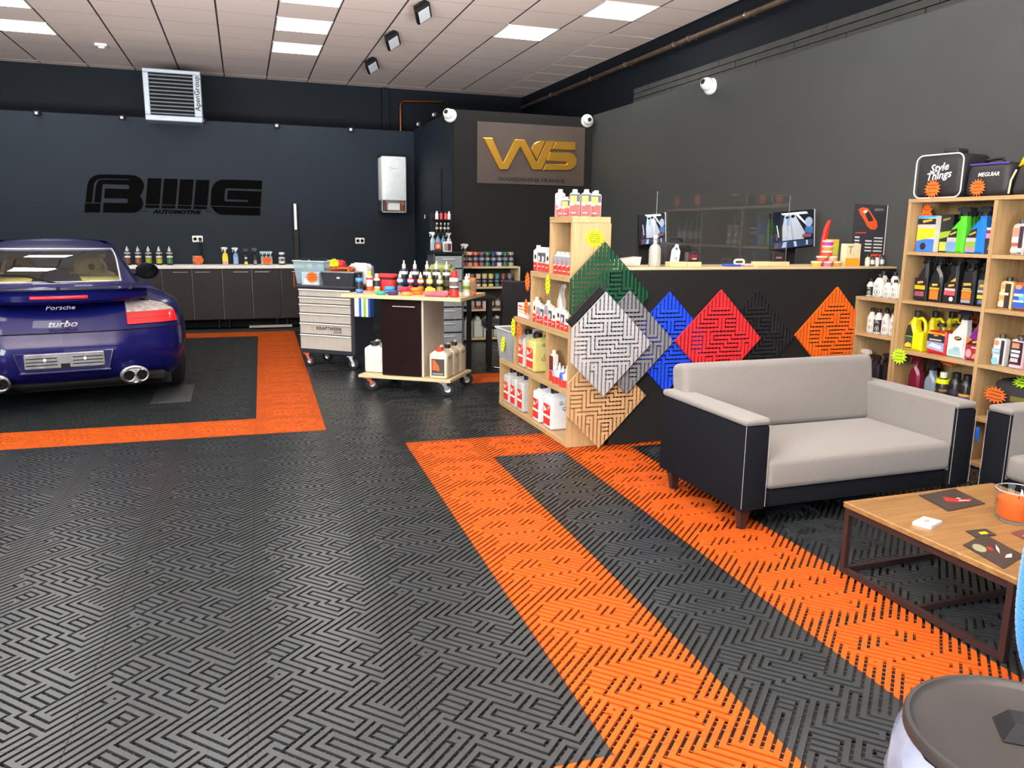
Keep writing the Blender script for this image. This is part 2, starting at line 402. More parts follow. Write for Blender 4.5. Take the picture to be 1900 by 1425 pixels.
lamp_m = mat('led_diffuser', 'fffaf4', .5, var=0, emit=PANEL_W)
GL = G().use(M['white']); 
for b in ((-.295, .295, -.295, -.28), (-.295, .295, .28, .295), (-.295, -.28, -.28, .28), (.28, .295, -.28, .28)): GL.box(*b, -.008, .006)
FR = GL.mesh('frame', 0); DF = G().use(lamp_m).box(-.28, .28, -.28, .28, -.006, .004).mesh('diffuser', 0)
LL = {(-1, 2): 'square ceiling light panel at the far left above the wall logo', (-1, 0): 'square ceiling light panel cut by the top left corner of the picture', (4, -2): 'frontmost of the three square light panels in the middle row, cut by top edge', (4, 0): 'middle one of the three square light panels left of the floodlights', (4, 2): 'rearmost of the three square light panels, nearest the dark back wall', (8, -1): 'square ceiling light panel right of the floodlights, alone above the gold sign', (9, -3): 'square ceiling light panel nearest the right wall, largest in view'}
for k in LIGHTS:
    x, y = ceil_xy(*k)
    t = thing('ceiling_light', LL.get(k, 'added square light panel behind the photographer, out of view'), 'light', (x, y, H), -YC, 'square ceiling lights')
    put('frame', FR, t); put('diffuser', DF, t)
# ================================================================ CAR (rear towards the camera; local y points to the nose)
paint = mat('navy_car_paint', '06093f', .35, 0, var=0, coat=.6, spec=.12)
car_glass = glass('car_glass', (.80, .84, .76), 1.0, 1.38)
car = thing('car', 'dark blue rear-engined sports coupe with whale-tail spoiler parked in the orange bay', 'car', (-1.105, 6.03, 0), R_(10.5))
ZT = .845
LV = [.25, .30, .45, .60, .71, .78, ZT]
def low_ctrl(k):
    hw = [.84, .885, .925, .93, .905, .865, .72][k]; md = [.78, .80, .845, .86, .84, .80, .70][k]; ft = [.74, .80, .87, .89, .86, .76, .62][k]
    yr = [.16, .06, .0, .035, .10, .17, .30][k]; cx = [.76, .80, .83, .83, .81, .78, .64][k]; cy = [.34, .28, .25, .27, .32, .38, .52][k]
    return [(0, yr), (.25, yr+.008), (.46, yr+.045), (cx, cy), (hw, .82), (md, 1.75), (md, 2.6), (ft, 3.45), (.60, 4.22), (0, 4.42)]
LC = [low_ctrl(k) for k in range(len(LV))]
def zmix(CT, V, z):
    k = 0
    while k < len(V)-2 and z > V[k+1]: k += 1
    return [tuple(q) for q in cat_rom([np.array(c).ravel() for c in CT], k+(z-V[k])/(V[k+1]-V[k])).reshape(-1, 2)]
def low(t, z, off=0., sgn=1):
    c = zmix(LC, LV, z); x, y = cat_rom(c, t)
    if off:
        x2, y2 = cat_rom(c, min(t+.02, 9)); x1, y1 = cat_rom(c, max(t-.02, 0)); d = Vector((y2-y1, x1-x2)).normalized(); x += d.x*off; y += d.y*off
    return (x*sgn, y, z)
def sym(g, ts, zs, fn):
    for s in (1, -1): g.grid(lambda i, j: fn(ts[i], zs[j], s), len(ts), len(zs), flip=(s > 0))
fr = lambda a, b, n: [a+(b-a)*i/(n-1) for i in range(n)]
g = G().use(paint); sym(g, fr(0, 3.9, 40), fr(.25, .606, 12), lambda t, z, s: low(t, z, .004, s)); g.obj('rear_bumper', car)
g = G().use(paint); sym(g, fr(0, 3.9, 40), fr(.614, ZT, 10), lambda t, z, s: low(t, z, 0, s)); sym(g, fr(3.9, 9, 44), fr(.25, ZT, 16), lambda t, z, s: low(t, z, 0, s))
def deck(t, f, s):
    x, y, z = low(t, ZT, 0, s); e = 1-(1-f)**2
    return (x*(1-f), y+(min(max(y, .55), 4.0)-y)*f*.5, ZT+.055*math.sin(f*math.pi/2))
sym(g, fr(0, 9, 70), fr(0, 1, 7), deck); g.obj('body', car)
GV = [ZT, .98, 1.08, 1.15, 1.185]
def gc(k):
    hw = [.665, .605, .555, .505, .44][k]; yr = [.66, .98, 1.29, 1.60, 1.86][k]; yf = [3.12, 2.85, 2.62, 2.40, 2.22][k]; we = [.47, .475, .478, .45, .37][k]
    return [(0, yr), (.25, yr+.01), (we, yr+.06), (hw-.04, yr+.22), (hw, min(yr+.75, 1.95)), (hw, 2.05), (hw-.02, 2.3), (we, yf-.07), (.2, yf-.01), (0, yf)]
GCs = [gc(k) for k in range(5)]
def grn(t, z, s, off=0.):
    x, y = cat_rom(zmix(GCs, GV, z), t); return (x*s, y+off, z)
g = G().use(paint)
ts1 = fr(2, 9, 50)
sym(g, fr(0, 2, 14), fr(1.11, 1.185, 6), grn); sym(g, fr(0, 2, 14), fr(ZT, .90, 3), grn)
sym(g, fr(2, 4.1, 16), fr(ZT, 1.185, 16), grn); sym(g, fr(4.1, 6.2, 12), fr(1.135, 1.185, 5), grn); sym(g, fr(6.2, 9, 20), fr(1.14, 1.185, 5), grn)
sym(g, fr(6.2, 7, 5), fr(ZT, 1.14, 10), grn)
def roof(t, f, s):
    x, y, z = grn(t, 1.185, s); return (x*(1-f), y+(min(max(y, 1.98), 2.1)-y)*f*.9, 1.185+.018*math.sin(f*math.pi/2))
sym(g, fr(0, 9, 60), fr(0, 1, 6), roof); g.obj('roof', car)
gl = G().use(car_glass); sym(gl, fr(0, 2, 20), fr(.895, 1.11, 12), grn); gl.obj('rear_window', car)
for sg_ in (1, -1): G().use(car_glass).grid(lambda i, j: grn(4.1+2.1*i/13, .87+.265*j/7, sg_), 14, 8, flip=(sg_ > 0)).obj('side_window', car)
gl = G().use(car_glass); sym(gl, fr(7, 9, 14), fr(.87, 1.14, 8), grn); gl.obj('windscreen', car)
seal = mat('rubber_seal', '9a9da5', .35, .6)
pts = [grn(t, .90, 1, -.006) for t in fr(0, 2, 10)]+[grn(2, z, 1, -.006) for z in fr(.91, 1.125, 8)]+[grn(t, 1.125, 1, -.006) for t in fr(2, 0, 10)]
pts += [(-x, y, z) for x, y, z in pts[::-1]]
G().use(seal).tube(pts, .008, 6).obj('window_trim', car)
# spoiler: lower body with brake light plus upper blade
def loft(g, sec, n, xs):
    k = len(sec(0)); g.grid(lambda i, j: sec(xs[i])[j % k], len(xs), k+1, flip=True)
    for x, fl in ((xs[0], True), (xs[-1], False)):
        q = sec(x); g.add(q, [tuple(range(k))[::-1] if fl else tuple(range(k))])
def base_sec(x):
    e = (abs(x)/.61)**2.6; yb = .015+.20*e; zt = .895-.012*e; zb = .80+.015*e
    return [(x, yb+.03, zb), (x, yb+.01, zb+.02), (x, yb+.005, zt-.035), (x, yb+.03, zt-.005), (x, yb+.10, zt), (x, yb+.26-.12*e, zt-.005), (x, yb+.30-.15*e, zb+.02)]
def blade_sec(x):
    e = (abs(x)/.655)**2.6; yb = -.01+.21*e; z = .925-.022*e
    return [(x, yb, z-.006), (x, yb+.01, z+.006), (x, yb+.09, z+.012), (x, yb+.19-.06*e, z+.004), (x, yb+.21-.07*e, z-.006), (x, yb+.10, z-.014)]
sp = G().use(paint); loft(sp, base_sec, 7, fr(-.61, .61, 41)); sp = sp.obj('spoiler', car)
b = G().use(paint); loft(b, blade_sec, 6, fr(-.655, .655, 41)); b.obj('wing_blade', sp)
for x in (-.48, 0.0, .48): G().use(M['black']).box(x-.012, x+.012, .09, .17, .888, .918).obj('strut', sp)
red_lens = mat('red_lens', 'e01a1f', .12, var=0, coat=.6, emit=.25); clear_lens = mat('smoked_lens', '8d8784', .12, var=.3, scale=30, coat=.8)
def strip(s): return [(s, base_sec(s)[2][1]-.006, .838), (s, base_sec(s)[2][1]-.006, .858)]
g = G().use(red_lens); xs = fr(-.185, .185, 12); g.grid(lambda i, j: [(xs[i], base_sec(xs[i])[1][1]-.012, .838), (xs[i], base_sec(xs[i])[1][1]-.014, .848), (xs[i], base_sec(xs[i])[1][1]-.012, .858)][j], 12, 3, flip=True); g.obj('brake_light', sp)
for s in (1, -1):
    tl = G().use(red_lens); n = 16; ts = fr(1.93, 2.95, n); zs = fr(.645, .722, 6)
    tl.grid(lambda i, j: low(ts[i], zs[j], .012, s), n, 6, flip=(s > 0))
    for q in (0, n-1): tl.grid(lambda i, j: low(ts[q], zs[i], .012*j, s), 6, 2)
    for z in (zs[0],): tl.grid(lambda i, j: low(ts[i], z, .012*j, s), n, 2)
    tl = tl.obj('tail_light', car)
    cl = G().use(clear_lens)
    top = lambda t: .722+.082*(1-((t-1.93)/1.02)**2.2)+.004
    cl.grid(lambda i, j: low(ts[i], .724+(top(ts[i])-.724)*j/5, .012, s), n, 6, flip=(s > 0)); cl.grid(lambda i, j: low(ts[0], .724+(top(ts[0])-.724)*i/5, .012*j, s), 6, 2)
    cl.obj('clear_lens', tl)
    for zz in (.682,): G().use(mat('lens_rib', '9c1014', .3)).tube([low(t, zz, .0135, s) for t in ts[1:-1]], .0025, 5).obj('lens_rib', tl)
    G().use(M['chrome']).tube([low(t, top(t)+.004, .008, s) for t in ts], .004, 5).obj('lens_trim', tl)
# seams, plate recess, plate holder
G().use(M['matte_black']).tube([low(t, .61, .002, 1) for t in fr(3.6, 0, 30)]+[low(t, .61, .002, -1) for t in fr(0, 3.6, 30)], .0035, 5).obj('bumper_seam', car)
rc = G().use(mat('navy_recess_paint', '0c0e48', .25, .3, var=0, coat=1)).prism([(-.285, .365), (.285, .365), (.32, .49), (-.32, .49)], -.02, .004, Matrix.Translation((0, .004, 0)) @ Matrix.Rotation(R_(90), 4, 'X'), .004).obj('plate_recess', car)
G().use(M['chrome']).tube([(-.32, -.006, .492), (-.285, -.006, .363), (.285, -.006, .363), (.32, -.006, .492)], .004, 6).obj('recess_highlight', rc)  # chrome tube stands in for the highlight outlining the recess
ph = G().use(mat('plate_plastic', '808387', .3, .5, var=.25, scale=14)).box(-.26, .26, -.022, -.004, .385, .485, .006)
ph = ph.obj('plate_holder', car)
g = G().use(M['matte_black'])
for z in (.41, .432, .455): g.box(-.25, -.05, -.0235, -.021, z-.003, z+.003); g.box(.05, .25, -.0235, -.021, z-.003, z+.003)
g.box(-.03, .03, -.0235, -.021, .387, .415)
g.obj('holder_slot', ph)
for x in (-.13, .13): G().use(M['label_white']).lathe([(0, 0), (.011, 0), (.011, .006), (.006, .010), (0, .011)], 12, xf=Matrix.Translation((x, -.022, .443)) @ Matrix.Rotation(R_(90), 4, 'X')).obj('screw_cap', ph)
G().use(paint).box(-.30, .30, -.03, .03, .352, .363, .004).obj('step_lip', rc)
put('badge', text_mesh('turbo', M['chrome'], .06, .002, .001, .4, sx=1.3), car, (0, .016, .672), (R_(90), 0, 0), 'chrome script badge reading turbo')
put('badge', text_mesh('Porsche', mat('dark_chrome', '4a4a5c', .3, 1, var=0), .042, .001, .0005, .25, sx=1.3), car, (0, .085, .775), (R_(78), 0, 0), 'dark script badge below the spoiler')
for s in (1, -1):
    ex = G().use(M['steel'])
    base = (s*.46, .06, .295)
    ex.lathe([(.075, -.02), (.10, -.01), (.105, .02), (.09, .03), (.075, .02)], 20, xf=Matrix.Translation(base) @ Matrix.Rotation(R_(90), 4, 'X') @ Matrix.Diagonal((1.0, .62, 1, 1)))
    ex = ex.obj('exhaust_surround', car)
    for dx in (-.04, .05):
        q = G().use(M['chrome']); q.lathe([(.036, -.12), (.042, .055), (.040, .058), (.033, .05), (.030, -.10), (0, -.10)], 16, cap=False, xf=Matrix.Translation((base[0]+dx, base[1], base[2])) @ Matrix.Rotation(R_(90), 4, 'X')); q.obj('exhaust_tip', ex)
        G().use(M['matte_black']).lathe([(0, 0), (.032, 0)], 14, xf=Matrix.Translation((base[0]+dx, base[1]-.05, base[2])) @ Matrix.Rotation(R_(90), 4, 'X')).obj('exhaust_bore', ex)
G().use(M['matte_black']).box(-.74, .74, .20, 4.1, .20, .27).obj('underbody', car)
G().use(M['matte_black']).box(-.70, .70, .12, .25, .23, .30, .02).obj('diffuser_lip', car)
def wheel(x, y, wd, r, s):
    Rm = Matrix.Translation((x, y, r)) @ Matrix.Rotation(R_(90)*s, 4, 'Y')
    t = G().use(M['rubber']).lathe([(r*.66, -wd/2), (r*.92, -wd/2), (r, -wd/2+.03), (r, wd/2-.03), (r*.92, wd/2), (r*.66, wd/2)], 36, xf=Rm).obj('tyre', car)
    h = G().use(M['steel']).lathe([(r*.64, wd/2-.06), (r*.66, wd/2), (r*.60, wd/2-.01), (r*.2, wd/2-.03), (0, wd/2-.025)], 30, xf=Rm)
    for k in range(5):
        h.box(-.03, .03, .04, r*.62, wd/2-.04, wd/2-.008, .01, xf=Rm @ Matrix.Rotation(k*R_(72), 4, 'Z'))
    h.obj('rim', t)
for s in (1, -1): wheel(s*.70, .85, .27, .315, s); wheel(s*.68, 3.2, .22, .31, s)
for s in (1, -1):
    mr = G().use(paint).lathe([(0, -.10), (.055, -.085), (.085, -.03), (.088, .02), (.07, .03)], 16, sx=1.25, sy=.85, cap=False, xf=Matrix.Translation((s*.81, 2.15, .91)) @ Matrix.Rotation(R_(90), 4, 'X'))
    mr.cyl((s*.64, 2.2, .875), (s*.78, 2.18, .895), .022, 8); mr = mr.obj('door_mirror', car)
    G().use(mat('mirror_face', '3c3e3a', .08, 1.0, var=0)).lathe([(0, 0), (.082, 0)], 16, sx=1.25, sy=.85, xf=Matrix.Translation((s*.81, 2.118, .91)) @ Matrix.Rotation(R_(90), 4, 'X')).obj('mirror_glass', mr)
leather = mat('tan_leather', '8d7a55', .6, var=.08, scale=20); beige = mat('beige_trim', 'b9ac66', .7)
def arc(cx, cy, rx, ry, a0, a1, n): return [(cx+rx*math.cos(R_(a0+(a1-a0)*i/n)), cy+ry*math.sin(R_(a0+(a1-a0)*i/n))) for i in range(n+1)]
for x in (-.30, .30):
    po = [(-.24, .35), (.24, .35), (.22, .90)]+arc(0, .93, .15, .15, 0, 180, 14)+[(-.22, .90)]
    st = G().use(leather).prism(po, -.06, .06, Matrix.Translation((x, 1.95, 0)) @ Matrix.Rotation(R_(80), 4, 'X'), .03).obj('seat_back', car)
    G().use(M['matte_black']).lathe([(0, 0), (.028, 0), (.02, .012), (0, .014)], 12, xf=Matrix.Translation((x, 1.93-.0, .955)) @ Matrix.Rotation(R_(80), 4, 'X') @ Matrix.Translation((0, 0, .06))).obj('emblem', st)
G().use(beige).box(-.56, .56, 1.05, 1.75, .80, .895, .02).obj('parcel_shelf', car)
G().use(M['matte_black']).box(-.58, .58, 2.7, 2.95, .80, .93, .03).obj('dashboard', car)
G().use(beige).box(-.60, .60, .75, 2.9, .60, .62).obj('cabin_floor', car)
wp = G().use(M['matte_black']); wp.tube([(.02, .70, .892), (-.22, .86, .945), (-.44, .90, .955)], .007, 6); wp.obj('rear_wiper', car)
G().use(M['matte_black']).box(-.03, .03, .64, .71, .87, .905, .01).obj('wiper_base', car)

CX = Matrix.Diagonal((.925, 1, 1.027, 1)); CX.translation = (0, 0, -.057)
for o in car.children_recursive:
    if o.type != 'MESH' or o.name.split('.')[0] in ('tyre', 'rim'): continue
    if o.name.startswith('badge'): o.location = CX @ o.location
    else: o.data.transform(CX)
# ================================================================ WALL FITTINGS
logo_m = mat('logo_black', '050505', .9, var=0, spec=.05)
def px_logo(lines, ox, oz, s):   # 2D outlines (x right, y down in logo units) -> polygons
    return [[(ox+x*s, oz-y*s) for x, y in l] for l in lines]
lg = thing('wall_logo', 'big black BMG AUTOMOTIVE lettering fixed on the slate back wall', 'sign', (-1.70, 11.298, 1.92))
LS = 2.146/1800.0   # logo units: crop pixels measured from (48,60)
def lpoly(pts, nm, hole=None, t=.006):
    q = [((x-48)*LS, -(y-60-(x-48)*.0135)*LS) for x, y in pts]
    a = sum(q[i-1][0]*q[i][1]-q[i][0]*q[i-1][1] for i in range(len(q)))
    if a < 0: q = q[::-1]
    return G().use(logo_m).prism(q, 0, t, Matrix.Rotation(R_(90), 4, 'X')).obj(nm, lg, ang=0)
def qa(cx, cy, rx, ry, a0, a1, n=8): return [(cx+rx*math.cos(R_(a0+(a1-a0)*i/n)), cy-ry*math.sin(R_(a0+(a1-a0)*i/n))) for i in range(n+1)]
lpoly([(67, 350), (98, 180)]+qa(235, 200, 137, 137, 172, 90, 8)+[(505, 62), (507, 105), (235, 105)]+qa(235, 195, 78, 88, 90, 168, 6)+[(128, 350)], 'letter_stroke')
lpoly([(148, 350), (180, 180)]+qa(245, 190, 62, 75, 165, 90, 6)+[(507, 114), (505, 64)]+qa(525, 170, 116, 106, 88, -30, 12)+[(606, 262)]+qa(500, 350, 119, 105, 40, -90, 12)+[(224, 452), (238, 352), (440, 354)]+qa(450, 330, 24, 24, -90, 90, 6)+[(248, 306), (264, 206), (470, 209)]+qa(476, 187, 22, 22, -90, 90, 6)+[(262, 160)]+qa(262, 182, 22, 24, 95, 170, 4)+[(211, 352)], 'letter_stroke')
lpoly([(62, 358), (209, 362), (196, 452), (50, 452)], 'letter_stroke')
for k in range(4):
    x = 682+k*160; y = 92+k*3
    lpoly([(x, y), (x+136, y+2), (x+97, y+273), (x-40, y+270)], 'letter_bar'); lpoly([(x-42, y+279), (x+94, y+282), (x+90, y+313), (x-46, y+310)], 'letter_bar')
lpoly(qa(1450, 225, 138, 132, 165, 90, 8)+[(1848, 98), (1838, 192), (1470, 186)]+qa(1472, 208, 20, 22, 90, 165, 4)+[(1440, 310)]+qa(1462, 308, 22, 20, 190, 265, 4)+[(1686, 331), (1688, 311), (1466, 304), (1480, 208), (1836, 216), (1815, 384), (1292, 374), (1310, 210)], 'letter_stroke')
lpoly([(1292, 384), (1815, 394), (1808, 480), (1420, 472)]+qa(1420, 352, 120, 120, 270, 195, 8), 'letter_stroke')
put('lettering', text_mesh('AUTOMOTIVE', logo_m, .062, .002, .0035, .25, sx=1.42), lg, ((945-48)*LS, -.004, -(446-72)*LS), FACE_NY)
for a, b in ((595, 658), (1234, 1292)): lpoly([(a, 435), (b, 436), (b, 441), (a, 440)], 'letter_dash')

def cyl_y(r0, prof): pass
# hanging air heater
ht = thing('air_heater', 'grey louvred hot air heater hung high in front of back wall', 'heater', (-.565, 10.95, 2.86))
hm = mat('heater_enamel', '8f989f', .4, .3)
G().use(hm).box(-.325, .325, 0, .40, -.30, .30, .012).obj('casing', ht)
for b in ((-.325, .325, -.02, .0, .255, .30), (-.325, .325, -.02, 0, -.30, -.235), (-.325, -.26, -.02, 0, -.235, .255), (.235, .325, -.02, 0, -.235, .255)): G().use(hm).box(*b, .006).obj('frame', ht)
G().use(M['matte_black']).box(-.26, .235, -.004, -.001, -.235, .255).obj('outlet', ht)
for k in range(11): G().use(hm).box(-.258, .233, -.012, .012, -.002, .002, xf=Matrix.Translation((0, -.012, .228-k*.044)) @ Matrix.Rotation(R_(38), 4, 'X')).obj('slat', ht)
put('lettering', text_mesh('ApenGroup', M['ink'], .085, .0008, .001), ht, (.28, -.022, .04), (R_(90), R_(-90), 0))
G().use(M['black']).lathe([(0, -.03), (.025, -.02), (.03, .02), (0, .03)], 10, c=(.335, .05, -.27)).obj('valve', ht)
# spotlights clipped on the panel edges
def spot(loc, rz, lab):
    t = thing('spotlight', lab, 'spotlight', loc, rz, 'little spotlights along the panel edges')
    G().use(M['black']).box(-.035, .035, -.045, .0, -.03, .03, .008).obj('housing', t)
    G().use(mat('spot_lens', 'b0b4b8', .15, var=0, coat=.5)).box(-.016, .016, -.049, -.045, -.016, .014, .003).obj('lens', t)
    G().use(M['black']).box(-.01, .01, 0, .09, .0, .012).obj('arm', t)
for x, z, l in ((-2.09, 2.60, 'leftmost little black spotlight on top edge of the back wall panel'), (-1.17, 2.60, 'little black spotlight just left of the hanging heater'), (.66, 2.60, 'little black spotlight right of the heater on the panel edge'), (1.617, 2.60, 'little black spotlight farthest right on the back panel edge')): spot((x, 11.21, z), R_(-8), l)
spot((2.41, 10.5, 2.63), R_(-60), 'small black spotlight on office side edge, the rear one')
spot((2.41, 9.65, 2.64), R_(-60), 'small black spotlight on office side edge beside the camera')
# flood lights on the ceiling
def flood(loc, lab):
    t = thing('floodlight', lab, 'floodlight', loc, R_(48), 'black ceiling floodlights')
    G().use(M['black']).box(-.03, .03, -.03, .03, -.012, 0).box(-.022, .022, -.006, .006, -.05, -.01).obj('bracket', t)
    xf = Matrix.Translation((0, 0, -.10)) @ Matrix.Rotation(R_(52), 4, 'X') @ Matrix.Rotation(R_(28), 4, 'Y')
    G().use(M['black']).box(-.12, .12, -.025, .025, -.085, .085, .012, xf).obj('housing', t)
    G().use(mat('flood_lens', 'cfd4d6', .2, var=0, coat=.5)).box(-.095, .095, -.029, -.024, -.062, .062, .003, xf).obj('lens', t)
    g = G().use(M['black'])
    for k in range(7): g.box(-.11+k*.035, -.10+k*.035, .025, .05, -.07, .07, xf=xf)
    g.obj('cooling_fins', t)
flood((1.92, 8.19, H-.004), 'black floodlight at the very top edge of the picture'); flood((1.87, 9.49, H-.004), 'black ceiling floodlight in the middle of the row of three'); flood((1.885, 10.99, H-.004), 'black ceiling floodlight nearest the back wall')
# smoke detector, cameras
t = thing('smoke_detector', 'small white square detector on the ceiling left of the heater', 'detector', (-1.377, 11.5, H-.004))
G().use(M['white']).box(-.07, .07, -.07, .07, -.03, 0, .008).obj('base', t); G().use(M['white']).lathe([(0, -.055), (.035, -.05), (.045, -.03)], 16).obj('dome', t)
def domecam(loc, rot, lab, ob=True):
    t = thing('security_camera', lab, 'camera', loc, rot=rot, group='white security cameras')
    G().use(M['white']).lathe([(.075, 0), (.078, .015), (.07, .035), (.05, .05)], 24).obj('base', t)
    b = G().use(M['white']).lathe([(.0, .13), (.03, .127), (.052, .10), (.06, .065), (.052, .035)][::-1], 24).obj('eyeball', t)
    G().use(M['black']).lathe([(0, .136), (.02, .134), (.026, .127)][::-1], 16).obj('lens', b)
domecam((2.47, 9.19, 2.575), (R_(75), 0, R_(-42)), 'white security camera at the left top corner of the black sign wall')
domecam((4.17, 9.16, 2.61), (R_(90), 0, R_(-10)), 'white security camera at the right top corner of the sign wall')
domecam((4.25, 6.60, 2.61), (R_(75), 0, R_(-75)), 'white eyeball security camera alone on the long right wall')
# sign: gold letters on a brown panel
sg = thing('wall_sign', 'brown sign panel with raised gold WS letters on black office wall', 'sign', (2.775, 9.158, 1.835))
sgm = mat('brown_panel', '4a4039', .55, var=.16, scale=2.2, bump=.05)
G().use(sgm).box(0, 1.37, -.012, 0, 0, .695, .002).obj('panel', sg)
gold = mat('polished_gold', 'f6bd4e', .3, 1.0, var=.03)
SS = 1.37/900.0
def gpoly(pts):
    q = [((x-565)*SS, .695-(y-212-(x-565)*.045)*SS) for x, y in pts]
    a = sum(q[i-1][0]*q[i][1]-q[i][0]*q[i-1][1] for i in range(len(q)))
    if a < 0: q = q[::-1]
    G().use(gold).prism(q, .012, .045, Matrix.Rotation(R_(90), 4, 'X'), .006).obj('gold_letter', sg)
gpoly([(606, 334), (682, 336), (770, 520), (862, 345), (948, 348), (1046, 520), (1128, 357), (1198, 357), (1098, 562), (1090, 577), (1010, 576), (908, 402), (808, 573), (738, 572)])
gpoly(qa(1090, 420, 88, 64, 180, 95, 6)+[(1118, 356), (1046, 500), (1006, 436)])
gpoly([(1208, 360), (1378, 366), (1376, 430), (1172, 422)])
gpoly([(1160, 438), (1300, 442)]+qa(1312, 513, 80, 71, 90, -90, 14)+[(1100, 580), (1124, 532), (1296, 536), (1308, 526), (1296, 516), (1132, 508)])
put('lettering', text_mesh('WAXEDSHINE FRANCE', mat('sign_ink', '1c1714', .5, var=0), .062, .002, .001, sx=1.33), sg, (.685, -.013, .055), FACE_NY)
# boiler
bo = thing('boiler', 'white wall-hung boiler with its bottom cover open on back wall', 'boiler', (1.985, 11.29, 1.515))
G().use(mat('boiler_enamel', 'dfe8e8', .3)).rbox(0, .34, -.30, 0, .16, .745, .02, 3).obj('casing', bo)
G().use(M['black']).box(-.01, .345, -.27, -.02, .745, .76).obj('top_cap', bo)
G().use(M['steel']).box(.0, .34, -.02, 0, 0, .16).box(.0, .012, -.26, 0, 0, .16).box(.328, .34, -.26, 0, 0, .16).box(.0, .34, -.26, 0, 0, .012).obj('lower_frame', bo)
G().use(M['white']).box(.09, .26, -.24, -.03, .03, .13, .01).obj('control_box', bo)
for x in (.04, .075, .285, .31): G().use(mat('copper', 'a5673f', .35, 1)).cyl((x, -.12, 0), (x, -.12, .16), .011, 8).obj('pipe_stub', bo)
G().use(M['steel']).tube([(.11, -.302, .60), (.14, -.304, .585), (.20, -.302, .58)], .003, 5).obj('emblem_line', bo)
# copper flue pipe high on the back wall, rising pipe on the right wall
G().use(M['matte_black'])
cp = G().use(mat('copper', 'a5673f', .35, 1)).tube([(2.68, 13.06, 0), (2.68, 13.06, 3.22)]+[(2.68+.08*(1-math.cos(R_(a))), 13.06, 3.22+.08*math.sin(R_(a))) for a in (20, 45, 70)]+[(2.76, 13.06, 3.30), (3.36, 13.06, 3.325)], .02, 10).obj('copper_pipe'); tag(cp, 'bent copper pipe on the dark wall above the boiler', 'pipe')
pp = thing('steel_pipe', 'long old steel pipe running along top of the right wall', 'pipe', (0, 0, 0))
G().use(mat('old_pipe', '6b5a48', .45, .5, var=.3, scale=8)).tube([(4.68, 12.9, 3.29), (4.68, 6.5, 3.30), (4.68, 1.0, 3.31)], .026, 12).obj('tube', pp)
for y in (5.0, 6.75, 7.75, 8.05, 9.2, 10.2, 11.6): G().use(M['steel']).lathe([(.033, -.012), (.033, .012)], 12, xf=Matrix.Translation((4.68, y, 3.30)) @ Matrix.Rotation(R_(90), 4, 'X')).box(4.70, XR-.001, y-.01, y+.01, 3.294, 3.306).obj('clamp', pp)
# sockets, switch, LED tube lamp
def socket(loc, lab, plug=False):
    t = thing('socket', lab, 'socket', loc)
    G().use(M['white']).box(-.065, .065, -.012, 0, -.042, .042, .006).obj('plate', t)
    for x in (-.03, .03):
        G().use(M['alu']).lathe([(.024, .0), (.024, .003), (.02, .003), (.018, -.004), (0, -.004)], 16, xf=Matrix.Translation((x, -.012, 0)) @ Matrix.Rotation(R_(90), 4, 'X')).obj('outlet', t)
    return t
socket((-.40, 11.298, 1.135), 'white double wall socket with black plug above the counter'); socket((1.716, 11.298, 1.125), 'white double wall socket, empty, right of the slim wall lamp')
pl = thing('power_cable', 'black plug and twin cable hanging from the left wall socket', 'cable', (-.37, 11.28, 1.135))
G().use(M['black']).lathe([(.016, 0), (.018, .03), (.01, .045)], 10, xf=Matrix.Translation((0, 0, 0)) @ Matrix.Rotation(R_(90), 4, 'X')).obj('plug', pl)
G().use(M['black']).tube([(-.005, -.04, -.0), (-.008, -.03, -.06), (-.005, -.015, -.15), (-.01, -.012, -.318)], .005, 6).tube([(.005, -.04, -.0), (.02, -.03, -.06), (.02, -.015, -.15), (.015, -.012, -.318)], .005, 6).obj('cable', pl)
t = thing('light_switch', 'small grey light switch on the office side wall', 'switch', (2.498, 10.6, 1.46), R_(-90))
G().use(M['alu']).box(-.042, .042, -.012, 0, -.042, .042, .006).obj('plate', t); G().use(M['white']).box(-.025, .025, -.017, -.012, -.025, .025, .004).obj('rocker', t)
G().use(panel_back).box(2.485, 2.499, 9.75, 10.95, 0, 2.02, .004).obj('door_1')['kind'] = 'structure'
t = thing('wall_lamp', 'slim black vertical lamp with white tube on back wall', 'lamp', (.85, 11.298, .82))
G().use(M['black']).box(-.035, .035, -.05, 0, -.0, .80, .006).obj('housing', t); G().use(mat('tube_diffuser', 'f4f6f5', .3, var=0, emit=.8)).cyl((.0, -.055, .45), (0, -.055, .79), .016, 12).obj('tube', t)

